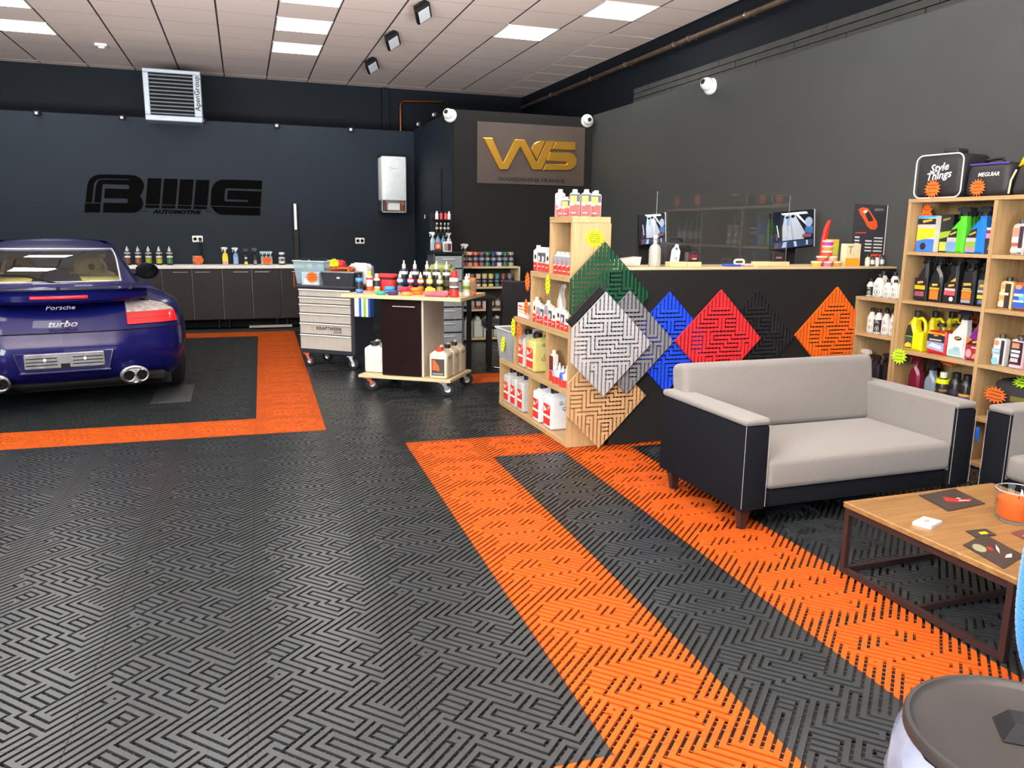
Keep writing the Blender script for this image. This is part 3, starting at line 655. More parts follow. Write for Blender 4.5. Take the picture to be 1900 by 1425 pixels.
# ================================================================ BACK COUNTER
cab_m = mat('charcoal_front', '292827', .4, var=.05, spec=.25); cab_c = mat('charcoal_carcass', '2b2b2c', .5)
xs = [-2.29, -1.57, -.84, -.123, .603, 1.33]
for i in range(5):
    x0, x1 = xs[i]+.003, xs[i+1]-.003
    t = thing('base_cabinet', ['charcoal base cabinet hidden behind the car at the far left', 'charcoal base cabinet partly behind the car door mirror', 'charcoal two-door base cabinet right of the car, beneath the wall socket', 'charcoal two-door base cabinet in the middle of the clear counter run', 'charcoal base cabinet at right end, behind the drawer cart'][i], 'cabinet', ((x0+x1)/2, 10.885, .11), 0, 'charcoal base cabinets under the counter'); hw = (x1-x0)/2
    G().use(cab_c).box(-hw, hw, .0, .395, 0, .655).obj('carcass', t)
    for s in (-1, 1):
        a, b = (-hw+.003, -.005) if s < 0 else (.005, hw-.003)
        d = G().use(cab_m).box(a, b, -.022, -.002, .008, .648, .002).obj('door', t)
        c = (-.13 if s < 0 else .13); G().use(M['steel']).box(c-.09, c+.09, -.05, -.038, .612, .620, .002).box(c-.08, c-.07, -.04, -.02, .612, .62).box(c+.07, c+.08, -.04, -.02, .612, .62).obj('handle', d)
        G().use(M['steel']).box(a-.003, a+.001, -.018, -.004, .008, .648).obj('edge_strip', d)
    for x in (-hw+.06, hw-.06):
        for y in (.05, .34): G().use(M['black']).cyl((x, y, -.11), (x, y, 0), .02, 10).obj('leg', t)
o = G().use(mat('light_worktop', 'f6f4ee', .4, var=.05, scale=30)).box(-2.30, 1.34, 10.85, 11.296, .768, .806, .003).obj('worktop'); tag(o, 'long pale worktop lying over the charcoal base cabinets', 'worktop')
G().use(M['matte_black']).box(-2.3, 1.33, 10.98, 11.0, .002, .10).obj('baseboard_back')['kind'] = 'structure'
G().use(M['alu']).box(.18, .72, 10.82, 10.90, .002, .025).obj('trim_2')['kind'] = 'structure'

o = G().use(mat('drain_grey', '2c2e30', .6, var=.3, scale=25)).box(-.62, -.34, 6.27, 6.95, .001, .007, .002).obj('drain_mat'); tag(o, 'flat dark ribbed mat on the floor beside the rear car wheel', 'mat')
# ================================================================ FURNITURE
def cabinet_box(t, dims, m): pass
# ---- reception desk
dk = thing('reception_desk', 'long black reception desk with thin pale top, maze tiles on its front', 'desk', (0, 0, 0))
desk_m = mat('desk_black', '191919', .6, var=.03, spec=.15)
G().use(desk_m).box(2.125, 4.235, 4.215, 4.235, .012, 1.07).obj('front_panel', dk)
G().use(desk_m).box(4.215, 4.235, 4.236, 4.62, .012, 1.07).obj('side_panel', dk)
G().use(desk_m).box(2.125, 2.145, 4.236, 4.62, .012, 1.07).obj('side_panel', dk)
G().use(M['birch']).box(2.118, 4.244, 4.2155, 4.64, 1.071, 1.085, .002).obj('desk_top', dk)
# ---- maze tiles displayed on the desk front
def disp(kind, cx, cz, y, lab, col, ucut=None, rough=.42):
    m = tile_mat('tile_'+kind, col, rough)
    key = 'disp%s%s' % (kind, ucut)
    if ucut not in DG: DG[ucut] = tile_geo(True, ucut)
    g = DG[ucut]; g.m = [m]; g.mi = [0]*len(g.f); o = put('maze_tile', g.mesh('maze_tile', 0), None, (cx, y, cz)); o.rotation_mode = 'XYZ'
    o.matrix_world = Matrix.Translation((cx, y, cz)) @ Matrix.Rotation(R_(90), 4, 'X') @ Matrix.Rotation(R_(45), 4, 'Z')
    return tag(o, lab, 'floor tile', 'sample floor tiles on the desk front')
DG = {}
ucut = (2.05-1.838)/(T*math.sqrt(2)/24)
disp('green', 2.05, .925, 4.196, 'dark green maze-pattern floor tile, topmost on the desk corner', '133b28', ucut)
disp('beige', 2.05, .31, 4.197, 'sand beige maze-pattern floor tile at the foot of the oak shelf', 'b8946a', ucut)
disp('blue', 2.497, .63, 4.196, 'bright blue maze-pattern floor tile between the grey and red ones', '1f45c8')
disp('black', 3.122, .635, 4.196, 'black maze-pattern floor tile between the red and orange ones', '1c1d20')
disp('amber', 3.75, .645, 4.196, 'orange maze-pattern floor tile on the desk front beside the small shelf', 'e2661f')
disp('mid_grey', 2.215, .642, 4.177, 'mid grey maze-pattern floor tile tucked behind the silver one', '6c6e73')
disp('red', 2.846, .640, 4.176, 'red maze-pattern floor tile in the centre of the desk front', 'cf2f36')
disp('silver', 2.05, .640, 4.157, 'light silver maze-pattern floor tile in front of grey, beige and green', 'aeb0b2', ucut)
o = G().use(M['black']).box(-.088, .20, -.0, .05, -.014, .0, .003).obj('edge_strip'); o.matrix_world = Matrix.Translation((1.905, 4.176, .81)) @ Matrix.Rotation(R_(90), 4, 'X') @ Matrix.Rotation(R_(45), 4, 'Z')
tag(o, 'black sloping edge strip above the silver tile', 'tile edge')
# ---- stepped oak shelf (open to -X)
ss = thing('stepped_shelf', 'oak stair-step shelf unit beside the desk, filled with bottles and cans', 'shelf', (0, 0, 0))
SY = [4.252, 4.60, 4.92, 5.235, 5.548]; SZ = [.002, .355, .70, 1.035, 1.378]; X0, X1 = 1.862, 2.112; BT = .022
for k in range(5):            # horizontal boards
    y1 = SY[4-max(k-1, 0)] if k else SY[4]
    th = .035 if k else .03
    G().use(M['oak_y']).box(X0, X1-.006, SY[0]+BT if k < 4 else SY[0], y1, (SZ[k]-th if k else SZ[0]), SZ[k] if k else .034, .001).obj('board', ss)
G().use(M['oak']).box(X0, X1, SY[0], SY[0]+BT-.001, .002, SZ[4]-.036, .001).obj('end_panel', ss)
for k in range(1, 5):         # stepped uprights
    G().use(M['oak']).box(X0+.001, X1-.007, SY[k]-BT, SY[k]-.0005, SZ[4-k]+(.033 if k == 4 else .0005), SZ[5-k]-.0355, .001).obj('upright', ss)
for y, k in ((4.925, 0), (4.62, 1)): G().use(M['oak']).box(X0+.004, X1-.007, y-.011, y+.011, SZ[k]+(.033 if k == 0 else .0005), SZ[k+1]-.0355).obj('divider', ss)
for k in range(4):
    G().use(M['oak']).box(X1-.0055, X1, SY[0]+BT, SY[4-k]-.001, SZ[k]+.033 if k == 0 else SZ[k]+.0005, SZ[k+1]-.0355).obj('back_panel', ss)
# ---- small and big oak shelves along the right wall (open to -X)
FX, BX = 3.92, 4.238
def shelf(lab, ys, zs, top):
    t = thing('wall_shelf', lab, 'shelf', (0, 0, 0))
    for y in ys: G().use(M['oak']).box(FX, BX, y-.011, y+.011, .002, top-.0225, .001).obj('upright', t)
    G().use(M['oak_y']).box(FX-.002, BX, ys[-1]-.011, ys[0]+.011, top-.022, top, .001).obj('top_board', t)
    for i in range(len(ys)-1):
        for z in zs: G().use(M['oak_y']).box(FX+.002, BX-.008, ys[i+1]+.0115, ys[i]-.0115, z-.020, z, .001).obj('board', t)
        G().use(M['oak']).box(BX-.0075, BX-.0005, ys[i+1]+.0115, ys[i]-.0115, .006, top-.0225).obj('back_panel', t)
    return t
shelf('small oak shelf with white bottles between the desk and tall shelf', [4.205, 3.872], [.03, .286, .655], .893)
shelf('tall oak shelving along the right wall packed with car care products', [3.846, 3.262, 2.67, 2.08], [.03, .29, .59, .90, 1.195], 1.51)
# ---- seating
fab = mat('light_grey_fabric', '6a6966', .85, var=.04, scale=90, bump=.12, sheen=.2); dark = mat('anthracite_fabric', '0f1116', .95, var=.08, scale=80, bump=.1, spec=.08); wfoot = mat('dark_foot', '2a1a17', .5)
piping = mat('light_piping', '8d8a8a', .8)
def seat(nm, lab, cat, loc, rz, W, Dp, ah, aw, sh, bh):
    t = thing(nm, lab, cat, loc, rz)   # origin = front left corner on the floor, x to the right, y to the back
    z0 = .10
    for x0 in (0, W-aw):
        a = G().use(dark).rbox(x0, x0+aw, 0, Dp-.02, z0, ah-.035, .012, 2).obj('arm', t)
        G().use(fab).rbox(x0-.001, x0+aw+.001, -.001, Dp-.02, ah-.034, ah, .016, 3).obj('arm_top', a)
        ix = x0+aw if x0 == 0 else x0
        G().use(fab).box(ix-.001 if x0 else ix, ix if x0 else ix+.001, .012, Dp-.1, .18, ah-.02).obj('arm_lining', a)
        for x in (x0+.003, x0+aw-.003): G().use(piping).tube([(x, -.001, z0+.015), (x, -.001, ah-.03)], .0014, 5).obj('piping', a)
    G().use(dark).rbox(aw+.001, W-aw-.001, .02, Dp-.06, z0, .185, .01, 2).obj('base_frame', t)
    # seat cushion with a softly crowned top
    n = 14; w0, w1, y0, y1 = aw+.003, W-aw-.003, -.005, Dp-.17
    g = G().use(fab).rbox(w0, w1, y0, y1, .186, sh-.012, .03, 4)
    g.grid(lambda i, j: (w0+.018+(w1-w0-.036)*i/n, y0+.018+(y1-y0-.036)*j/n, sh-.014+.016*(1-abs(2*i/n-1)**4)*(1-abs(2*j/n-1)**4)), n+1, n+1)
    g.obj('seat_cushion', t, ang=50)
    xf = Matrix.Translation((0, Dp-.20, sh-.02)) @ Matrix.Rotation(R_(-9), 4, 'X')
    G().use(fab).rbox(.055, W-.075, 0.02, .155, .0, bh-sh+.03, .035, 4, xf).obj('back_cushion', t, ang=50)
    G().use(dark).rbox(0.02, W-.02, Dp-.055, Dp, z0, ah-.02, .012, 2).obj('back_frame', t)
    for x in (.055, W-.055):
        for y in (.06, Dp-.08):
            G().use(wfoot).lathe([(.018, -.0), (.038, .10)], 4, c=(x, y, .001), a0=R_(45), a1=R_(405)).obj('leg', t)
    return t
seat('sofa', 'two-seat sofa in light and anthracite grey fabric before the desk', 'sofa', (2.032, 2.745, 0), 0, 1.315, .725, .516, .128, .337, .655)
seat('armchair', 'light and dark grey armchair cut by the right picture edge', 'armchair', (3.345, 2.69, 0), R_(-90), .78, .56, .516, .125, .315, .66)
# ---- coffee table
ct = thing('coffee_table', 'low oak coffee table on dark brown square metal frame', 'table', (2.185, 1.595, 0))
frm = mat('brown_metal', '2b1d1c', .45, .3)
G().use(wood('table_oak', '86673c', '674826', 'X', .4, .8)).box(-.005, .765, -.012, .715, .262, .284, .003).obj('table_top', ct)
for x in (.008, .748):
    for y in (.008, .694): G().use(frm).box(x-.011, x+.011, y-.011, y+.011, .001, .261, .001).obj('leg', ct)
for z in (.012, .250):
    for x in (.008, .748): G().use(frm).box(x-.010, x+.010, .0195, .6825, z-.010, z+.010).obj('rail', ct)
    for y in ((.008, .694) if z > .1 else (.694,)): G().use(frm).box(.0195, .7365, y-.010, y+.010, z-.010, z+.010).obj('rail', ct)
G().use(frm).box(.0195, .7365, .340, .358, .002, .020).obj('floor_bar', ct)
def flat_card(nm, lab, cat, c, th, art):
    """card lying on the table: corners c in world xy (ccw), printed shapes in unit square"""
    o = Vector((*c[0], .2845)); t = thing(nm, lab, cat, o)
    e1 = Vector((c[1][0]-c[0][0], c[1][1]-c[0][1], 0)); e2 = Vector((c[3][0]-c[0][0], c[3][1]-c[0][1], 0))
    G().use(art[0]).prism([(0, 0), tuple(e1.xy), tuple((e1+e2).xy), tuple(e2.xy)], 0, th).obj('sheet', t)
    for i, (m, poly) in enumerate(art[1]):
        q = [tuple((e1*u+e2*v).xy) for u, v in poly]
        a = sum(q[k-1][0]*q[k][1]-q[k][0]*q[k-1][1] for k in range(len(q)))
        G().use(m).prism(q if a > 0 else q[::-1], th, th+.0004+.0002*i).obj('print', t, ang=0)
    return t
def ell(cx, cy, rx, ry, n=16, rot=0): return [(cx+rx*math.cos(2*math.pi*i/n)*math.cos(rot)-ry*math.sin(2*math.pi*i/n)*math.sin(rot), cy+rx*math.cos(2*math.pi*i/n)*math.sin(rot)+ry*math.sin(2*math.pi*i/n)*math.cos(rot)) for i in range(n)]
pk = mat('print_charcoal', '2b2624', .3); pr = mat('print_red', 'a8231c', .3); pw = mat('print_pale', 'd9d4cc', .3)
flat_card('brochure', 'dark brochure with a red car swoosh, rearmost on coffee table', 'brochure', [(2.476, 2.096), (2.683, 2.117), (2.738, 2.270), (2.514, 2.268)], .004,
          (pk, [(pr, [(.30, .45), (.5, .30), (.8, .22), (.92, .34), (.7, .38), (.52, .55), (.42, .7)]), (pw, [(.55, .33), (.78, .25), (.8, .28), (.6, .38)]), (pw, [(.62, .5), (.66, .42), (.7, .42), (.68, .5)])]))
flat_card('card_stack', 'small white stack of cards on near part of coffee table', 'cards', [(2.262, 1.975), (2.345, 2.005), (2.318, 2.062), (2.236, 2.032)], .012, (M['label_white'], [(mat('print_gold_grey', '9a8f7a', .4), [(.3, .5), (.5, .35), (.68, .5), (.5, .7)])]))
flat_card('business_card', 'small black card with yellow print on the coffee table', 'card', [(2.345, 1.868), (2.432, 1.862), (2.452, 1.912), (2.362, 1.922)], .004, (pk, [(M['yellow_card'], [(.4, .25), (.75, .25), (.75, .6), (.4, .55)])]))
flat_card('booklet', 'brown booklet lying beside the orange candle', 'booklet', [(2.47, 1.68), (2.66, 1.70), (2.63, 1.86), (2.50, 1.86)], .004, (mat('print_brown', '4a2f2b', .35), [(pw, [(.08, .62), (.3, .62), (.3, .8), (.08, .8)])]))
flat_card('flyer', 'black flyer with silver swirls nearest the table corner', 'flyer', [(2.205, 1.648), (2.36, 1.70), (2.395, 1.82), (2.245, 1.83)], .003,
          (pk, [(mat('print_olive', '84866a', .4), ell(.25, .72, .17, .16)), (pw, [(.5, .35), (.62, .5), (.8, .6), (.66, .44)]), (pw, [(.45, .2), (.62, .12), (.78, .2), (.6, .24)]), (pr, [(.4, .55), (.5, .48), (.55, .6), (.45, .66)])]))
cd = thing('candle', 'orange candle in a clear glass tumbler on the coffee table', 'candle', (2.64, 1.955, .2845))
G().use(M['glass']).lathe([(0, .004), (.058, .004), (.066, .02), (.072, .112), (.074, .115), (.076, .112), (.070, .015), (.062, .0), (0, 0)], 32).obj('tumbler', cd)
G().use(mat('orange_wax', 'c85a10', .45, var=.03)).lathe([(0, .009), (.056, .009), (.0635, .02), (.0665, .078), (.05, .0785), (0, .0785)], 32).obj('wax', cd)
G().use(M['ink']).cyl((0, 0, .078), (.002, 0, .092), .0015, 5).obj('wick', cd)
G().use(mat('glass_rim', 'cfd3d2', .1, alpha=.5)).tube([(.074*math.cos(a), .074*math.sin(a), .114) for a in fr(0, 2*math.pi, 33)[:-1]], .0022, 6, True).obj('rim', cd)
G().use(mat('glass_foot', 'b9bdbb', .1, alpha=.45)).lathe([(0, 0), (.060, 0), (.064, .008), (0, .008)], 28).obj('foot', cd)
# ---- waste bin with transparent bag
bn = thing('waste_bin', 'round dark grey waste bin with clear plastic bag, lower right corner', 'bin', (1.335, .905, 0))
bl = mat('bin_lid', '262625', .5, var=.12, scale=5, spec=.3); 
G().use(bl).lathe([(0, .385), (.185, .385), (.192, .388), (.197, .396), (.205, .396), (.208, .390), (.208, .374), (.203, .372)][::-1], 64).obj('lid', bn)
hd = G().use(M['black']); hd.prism([(-.055, -.04), (.055, -.04), (.055, .04), (-.055, .04)], .386, .388)
hd.add([(-.055, -.04, .387), (.055, -.04, .387), (.055, .04, .387), (-.055, .04, .387), (-.035, -.024, .418), (.035, -.024, .418), (.035, .024, .418), (-.035, .024, .418)], [(0, 1, 5, 4), (1, 2, 6, 5), (2, 3, 7, 6), (3, 0, 4, 7), (4, 5, 6, 7)])
hd.x = None; hd.obj('handle', bn, loc=(.02, .01, 0), rot=(0, 0, R_(-38)), ang=0)
G().use(mat('bin_body', '3a2c2b', .45)).lathe([(0, .003), (.165, .003), (.198, .36), (.194, .36), (.16, .01), (0, .01)], 48).obj('body', bn)
rb = random.Random(5)
bg = G().use(mat('bag_film', 'b4c2dc', .2, var=.25, scale=14, alpha=.55))
wob = [[rb.uniform(-1, 1) for _ in range(40)] for _ in range(9)]
bg.grid(lambda i, j: ((lambda a, r: (r*math.cos(a), r*math.sin(a), .373-.035*j))(2*math.pi*i/40, .207+.012*math.sin(j*.7)+.006*wob[j][i % 40]+.008*(j > 0))), 41, 9); bg.obj('bag', bn, ang=60)
# ---- blue knitted pouf at the right edge
pf = thing('knitted_pouf', 'bright blue chunky knitted pouf cut off by right picture edge', 'pouf', (2.149, 1.303, 0))
bm_ = mat('blue_knit', '0a86e0', .8, sheen=.4)
def pr_(z): return .2*(1-abs((z-.37)/.37)**2.5)**(1/2.5) if abs(z-.37) < .37 else 0
G().use(mat('blue_core', '0763b0', .9)).lathe([(max(pr_(z)-.004, 0), z) for z in fr(.0, .739, 30)], 36).obj('cover', pf)
g = G().use(bm_)
for r in range(41):
    z = .02+r*.0175
    R1 = pr_(z)
    if R1 < .03: continue
    n = 84
    for k in range(n):
        a = 2*math.pi*(k+.5*(r % 2))/n
        c, s = math.cos(a), math.sin(a); up = .011; w2 = math.pi*R1/n*.95
        q = [(0, -up), (w2, 0), (0, up), (-w2, 0)]
        base = Vector((R1*c, R1*s, z)); tg = Vector((-s, c, 0)); nn = Vector((c, s, 0))
        g.add([base+tg*u+Vector((0, 0, v)) for u, v in q]+[base+nn*.008], [(0, 1, 4), (1, 2, 4), (2, 3, 4), (3, 0, 4)])
o = g.obj('stitch', pf, ang=180); o['kind'] = 'stuff'
# ---- workshop trolley
def caster(parent, x, y, r, w=.03, hgt=None, red=False, rz=0., brake=True):
    hgt = hgt or r*2.25
    t = thing('c', '', '') if False else None
    xf = Matrix.Translation((x, y, 0)) @ Matrix.Rotation(rz, 4, 'Z')
    g = G().use(mat('caster_red', 'b4573f', .5) if red else M['steel']); g.x = xf
    g.box(-r*.6, r*.6, -w, w, hgt-.008, hgt)
    for s in (-1, 1): g.prism([(-r*.35, hgt-.008), (r*.35, hgt-.008), (r*.72, r*1.05), (r*.68, r*.85), (r*.42, r*.9)], -.002, .002, xf @ Matrix.Translation((0, s*w*.75, 0)) @ Matrix.Rotation(R_(90), 4, 'X'))
    c = g.obj('caster', parent)
    wx = xf @ Matrix.Translation((r*.55, 0, r)) @ Matrix.Rotation(R_(90), 4, 'X')
    G().use(M['rubber']).lathe([(r*.46, -w*.55), (r*.94, -w*.52), (r, -w*.25), (r, w*.25), (r*.94, w*.52), (r*.46, w*.55)], 24, cap=False, xf=wx).obj('tyre', c)
    G().use(M['steel']).lathe([(0, -w*.62), (r*.2, -w*.62), (r*.22, -w*.4), (r*.47, -w*.5), (r*.47, w*.5), (r*.22, w*.4), (r*.2, w*.62), (0, w*.62)], 20, xf=wx).obj('hub', c)
TR = R_(-35); tr = thing('workshop_trolley', 'birch-topped trolley on casters with dark brown cupboard door', 'trolley', (.935, 6.356, 0), TR)
G().use(M['birch']).box(0, .79, -.02, .50, .112, .135, .002).obj('base_board', tr)
G().use(M['birch']).box(-.13, .88, -.03, .60, .752, .78, .002).obj('table_top', tr)
crm = mat('cream_melamine', 'd8cfc0', .45)
G().use(crm).box(.20, .545, .04, .50, .136, .751, .002).obj('cabinet_body', tr)
d = G().use(mat('wenge_door', '140808', .5, var=.15, scale=8, spec=.1)).box(.195, .530, .020, .038, .138, .748, .002).obj('door', tr)
G().use(M['steel']).cyl((.30, .004, .695), (.49, .004, .695), .006, 10).box(.305, .312, .004, .021, .690, .70).box(.478, .485, .004, .021, .69, .70).obj('handle', d)
for x, y, rd, rz in ((.06, .03, True, .6), (.72, .02, False, .3), (.73, .45, False, .5), (.08, .45, False, .2)): caster(tr, x, y, .056, .036, .112, rd, rz)
# ---- drawer cart
KR = R_(-40); kc = thing('tool_cart', 'dark tool cart with six light grey drawers on casters', 'tool cart', (.572, 7.704, 0), KR)
kb = mat('cart_blue_grey', '2c2f3a', .4)
G().use(kb).box(0, .60, .012, .37, .125, .745, .01).obj('body', kc)
G().use(kb).box(-.012, .612, -.004, .382, .745, .768, .008).obj('top_tray', kc)
zs_ = [.738, .664, .598, .512, .420, .312, .165]
for k in range(6):
    dr = G().use(M['alu']).box(.02, .575, -.004, .011, zs_[k+1]+.004, zs_[k]-.004, .002).obj('drawer', kc)
    G().use(M['label_white']).box(.018, .577, -.016, -.004, zs_[k]-.016, zs_[k]-.005, .003).obj('handle', dr)
    if k == 4:
        put('lettering', text_mesh('KRAFTWERK', M['ink'], .042, .0006, .001, sx=1.15), dr, (.34, -.0048, .370), FACE_NY); put('lettering', text_mesh('JUNIOR', M['ink'], .026, .0006, .0005, .15), dr, (.43, -.0048, .340), FACE_NY)
        G().use(mat('emblem_red', 'c0504a', .4)).tube([(.165+.018*math.cos(a), -.005, .365+.018*math.sin(a)) for a in fr(.6, 5.4, 14)], .002, 5).obj('emblem', dr)
for x, y, rd in ((.06, .04, True), (.54, .04, False), (.06, .33, True), (.54, .33, False)): caster(kc, x, y, .05, .034, .124, rd, .3)
side = thing('hanging_bin', 'white and blue-green striped bin hanging on the tool cart side', 'bin', (1.10, 7.30, .50), KR)
for k, c in enumerate(('e9ecec', 'dfe4e6', '1f55b8', 'e6ebe8', '86bf3a', 'e9ecec', '2b4f9e')):
    G().use(mat('bin_stripe%d' % (0 if c[0] == 'e' else int(c[:2], 16)), c, .4)).box(-.045+k*.024, -.022+k*.024, -.035, .03, 0, .19, .003).obj('slat', side)
# ---- tan product shelf, drawer tower, black table and chair
ts_ = thing('product_shelf', 'low tan shelf by black office wall, full of scent bottles', 'shelf', (2.50, 8.85, 0))
tan = wood('tan_board', 'd8c8a0', 'c9b68a', 'X')
G().use(tan).box(0, .72, 0, .30, .855, .876, .001).obj('top_board', ts_)
for x in (0, .70): G().use(tan).box(x, x+.02, 0, .30, .002, .854).obj('upright', ts_)
for z in (.04, .38, .64): G().use(tan).box(.021, .699, .002, .29, z-.02, z).obj('board', ts_)
G().use(mat('shelf_back', '3a3833', .7)).box(.021, .699, .291, .299, .02, .854).obj('back_panel', ts_)
tw = thing('drawer_tower', 'tall tower of clear plastic drawers left of the tan shelf', 'drawer unit', (2.10, 8.56, 0))
tm_ = glass('smoky_plastic', (.55, .58, .60), 1.0, 1.4, .08)
G().use(M['black']).box(-.02, .35, 0, .30, 1.03, 1.05, .003).obj('top_board', tw)
for x in (0, .325): G().use(mat('tower_frame', '4a4e52', .4)).box(x, x+.015, .0, .29, .002, 1.029).obj('side_frame', tw)
for k in range(7):
    z = .02+k*.143
    dq = G().use(mat('drawer_grey', '8d9396', .25, var=.1)).box(.018, .322, -.008, .006, z, z+.128, .004).obj('drawer_front', tw)
    G().use(mat('drawer_lip', 'b9bfc2', .25)).box(.10, .24, -.02, -.008, z+.085, z+.10, .004).obj('pull', dq)
    G().use(mat('drawer_box', '34383b', .5)).box(.02, .32, .008, .28, z, z+.10).obj('drawer_tray', tw)
bt = thing('black_table', 'plain black table with square legs behind the trolley', 'table', (1.955, 6.97, 0), R_(-16))
G().use(M['matte_black']).box(0, .31, 0, .50, .655, .685, .003).obj('table_top', bt)
for x in (.06, .25):
    for y in (.0, .44): G().use(M['matte_black']).box(x, x+.045, y, y+.045, .001, .654, .002).obj('leg', bt)
ch = thing('office_chair', 'black high-back cantilever chair with chrome sled base', 'chair', (2.42, 7.1, 0), R_(-6))
lea = mat('black_leather', '141416', .45, var=.1, bump=.05)
G().use(lea).prism([(-.035, .30), (.335, .26), (.355, .815), (.0, .83)], -.02, .02, Matrix.Translation((0, .04, 0)) @ Matrix.Rotation(R_(90), 4, 'X'), .015).obj('backrest', ch)
G().use(lea).rbox(-.13, .30, .05, .46, .36, .42, .02, 3).obj('seat', ch)
G().use(M['chrome']).tube([(-.13, .40, .36), (-.13, .06, .355), (-.13, .02, .30), (-.14, -.08, .05), (-.13, -.10, .018), (-.05, -.16, .014), (.18, -.14, .014), (.26, -.08, .02), (.28, .05, .30), (.27, .1, .36)], .011, 8).obj('sled_frame', ch)
G().use(M['black']).lathe([(0, 0), (.012, 0), (.012, .006), (0, .01)], 10, xf=Matrix.Translation((.33, .015, .56)) @ Matrix.Rotation(R_(90), 4, 'X')).use(M['label_white']).obj('cap', ch)
# ================================================================ PRODUCTS
def m_(hexc, rough=.4, **k): return mat('c_'+hexc, hexc, rough, **k)
def P3(x, y, z): return (x, y, z)
ME = {}
def cached(key, fn):
    if key not in ME: ME[key] = fn()
    return ME[key]
def bands_mesh(key, r, bands, sx=1., sy=1., n=18):
    """printed wrap: one thin shell with a material per band"""
    def f():
        g = G()
        for z0, z1, c in bands: g.use(m_(c)); g.lathe([(r, z0), (r, z1)], n, sx=sx, sy=sy, cap=False)
        return g.mesh('label', 60)
    return cached(('b', key), f)
def bottle(loc, lab, r, h, body, cap, bands=(), grp=None, neck=.4, cap_h=.16, sh=.70, sx=1., sy=1., rz=0., cat='bottle', cap_r=None, tip=False, name='bottle', n=18, rough=.3, mark=None):
    t = thing(name, lab, cat, loc, rz, grp); k = (r, h, body, neck, cap_h, sh, sx, sy, rough)
    hb = h*(1-cap_h); nr = r*neck
    put('body', cached(('body',)+k, lambda: G().use(m_(body, rough)).lathe([(r*.86, 0), (r, r*.14), (r, h*sh*.94), (r*.93, h*sh), (nr*1.15, hb*.97), (nr, hb)], n, sx=sx, sy=sy).mesh('body')), t)
    cr = cap_r or nr*1.25
    prof = [(cr, hb*.985), (cr, h*.985), (cr*.85, h)] if not tip else [(cr, hb*.985), (cr, hb+(h-hb)*.45), (cr*.5, hb+(h-hb)*.55), (cr*.38, h*.98), (cr*.2, h)]
    put('cap', cached(('cap', r, h, cap, cr, tip, cap_h, sx), lambda: G().use(m_(cap)).lathe(prof, 14).mesh('cap')), t)
    if bands: put('label', bands_mesh((r, h, bands, sx, sy), r+.0006, [(a*h, b*h, c) for a, b, c in bands], sx, sy, n), t)
    if mark:   # small printed word on the front
        put('lettering', text_mesh(mark[0], m_(mark[1], .5), r*mark[2], .0003, .0), t, (0, -r*sy-.0016, h*mark[3]), FACE_NY)
    return t
def head_mesh(c, s=1.):
    def f():
        g = G().use(m_(c, .45)); X = Matrix.Translation((0, .011*s, 0)) @ Matrix.Rotation(R_(90), 4, 'X')
        g.prism([(-.052*s, .030*s), (-.052*s, .044*s), (-.02*s, .052*s), (.030*s, .048*s), (.040*s, .028*s), (.022*s, .022*s), (.016*s, 0), (-.014*s, 0), (-.014*s, .024*s)], 0, .022*s, X, .003*s)
        g.prism([(-.040*s, .030*s), (-.046*s, .006*s), (-.052*s, -.018*s), (-.046*s, -.022*s), (-.036*s, .002*s), (-.024*s, .028*s)][::-1], .006*s, .016*s, X)
        g.cyl((-.060*s, 0, .037*s), (-.050*s, 0, .037*s), .009*s, 8)
        g.lathe([(.016*s, -.014*s), (.016*s, .004*s)], 12)
        return g.mesh('trigger_head')
    return cached(('head', c, s), f)
def sprayer(loc, lab, w, d, h, body, head, plates=(), grp=None, rz=0., style='angled', mark=True, hs=1., name='spray_bottle'):
    """trigger sprayer; front is local -Y; plates = printed polygons (x,z in unit of w,h)"""
    t = thing(name, lab, 'spray bottle', loc, rz, grp)
    if style == 'angled': ol = [(-.5, 0), (.5, 0), (.5, .64), (.46, .80), (.46, .86), (.10, .86), (.10, .78), (-.30, .58), (-.44, .46)]; hx = .28
    elif style == 'round': ol = [(-.46, 0), (.46, 0), (.5, .05), (.5, .55), (.40, .66), (.16, .76), (.16, .86), (-.16, .86), (-.16, .76), (-.40, .66), (-.5, .55), (-.5, .05)]; hx = 0
    else: ol = [(-.5, 0), (.5, 0), (.5, .62), (.46, .80), (.20, .80), (.20, .86), (-.20, .86), (-.20, .80), (-.46, .80), (-.5, .62)]; hx = 0
    put('body', cached(('spb', w, d, h, body, style), lambda: G().use(m_(body, .3)).prism([(x*w, z*h) for x, z in ol], -d/2, d/2, Matrix.Rotation(R_(90), 4, 'X'), d*.22).mesh('body')), t)
    put('trigger_head', head_mesh(head, hs*h/.27), t, (hx*w, 0, .875*h))
    if plates:
        def f():
            g = G()
            for i, (c, pl) in enumerate(plates): g.use(m_(c)); g.prism([(x*w, z*h) for x, z in pl], d/2, d/2+.0008+.0003*i, Matrix.Rotation(R_(90), 4, 'X'))
            return g.mesh('label', 0)
        lb = put('label', cached(('spl', w, d, h, plates), f), t)
        if mark: put('lettering', text_mesh("Meguiar's", M['gold_print'], w*.20, .0003, .0006, .25), lb, (mark if isinstance(mark, float) else 0, -d/2-.0020, .425*h), (R_(90), R_(-8), 0))
    return t
def rect(x0, x1, z0, z1): return ((x0, z0), (x1, z0), (x1, z1), (x0, z1))
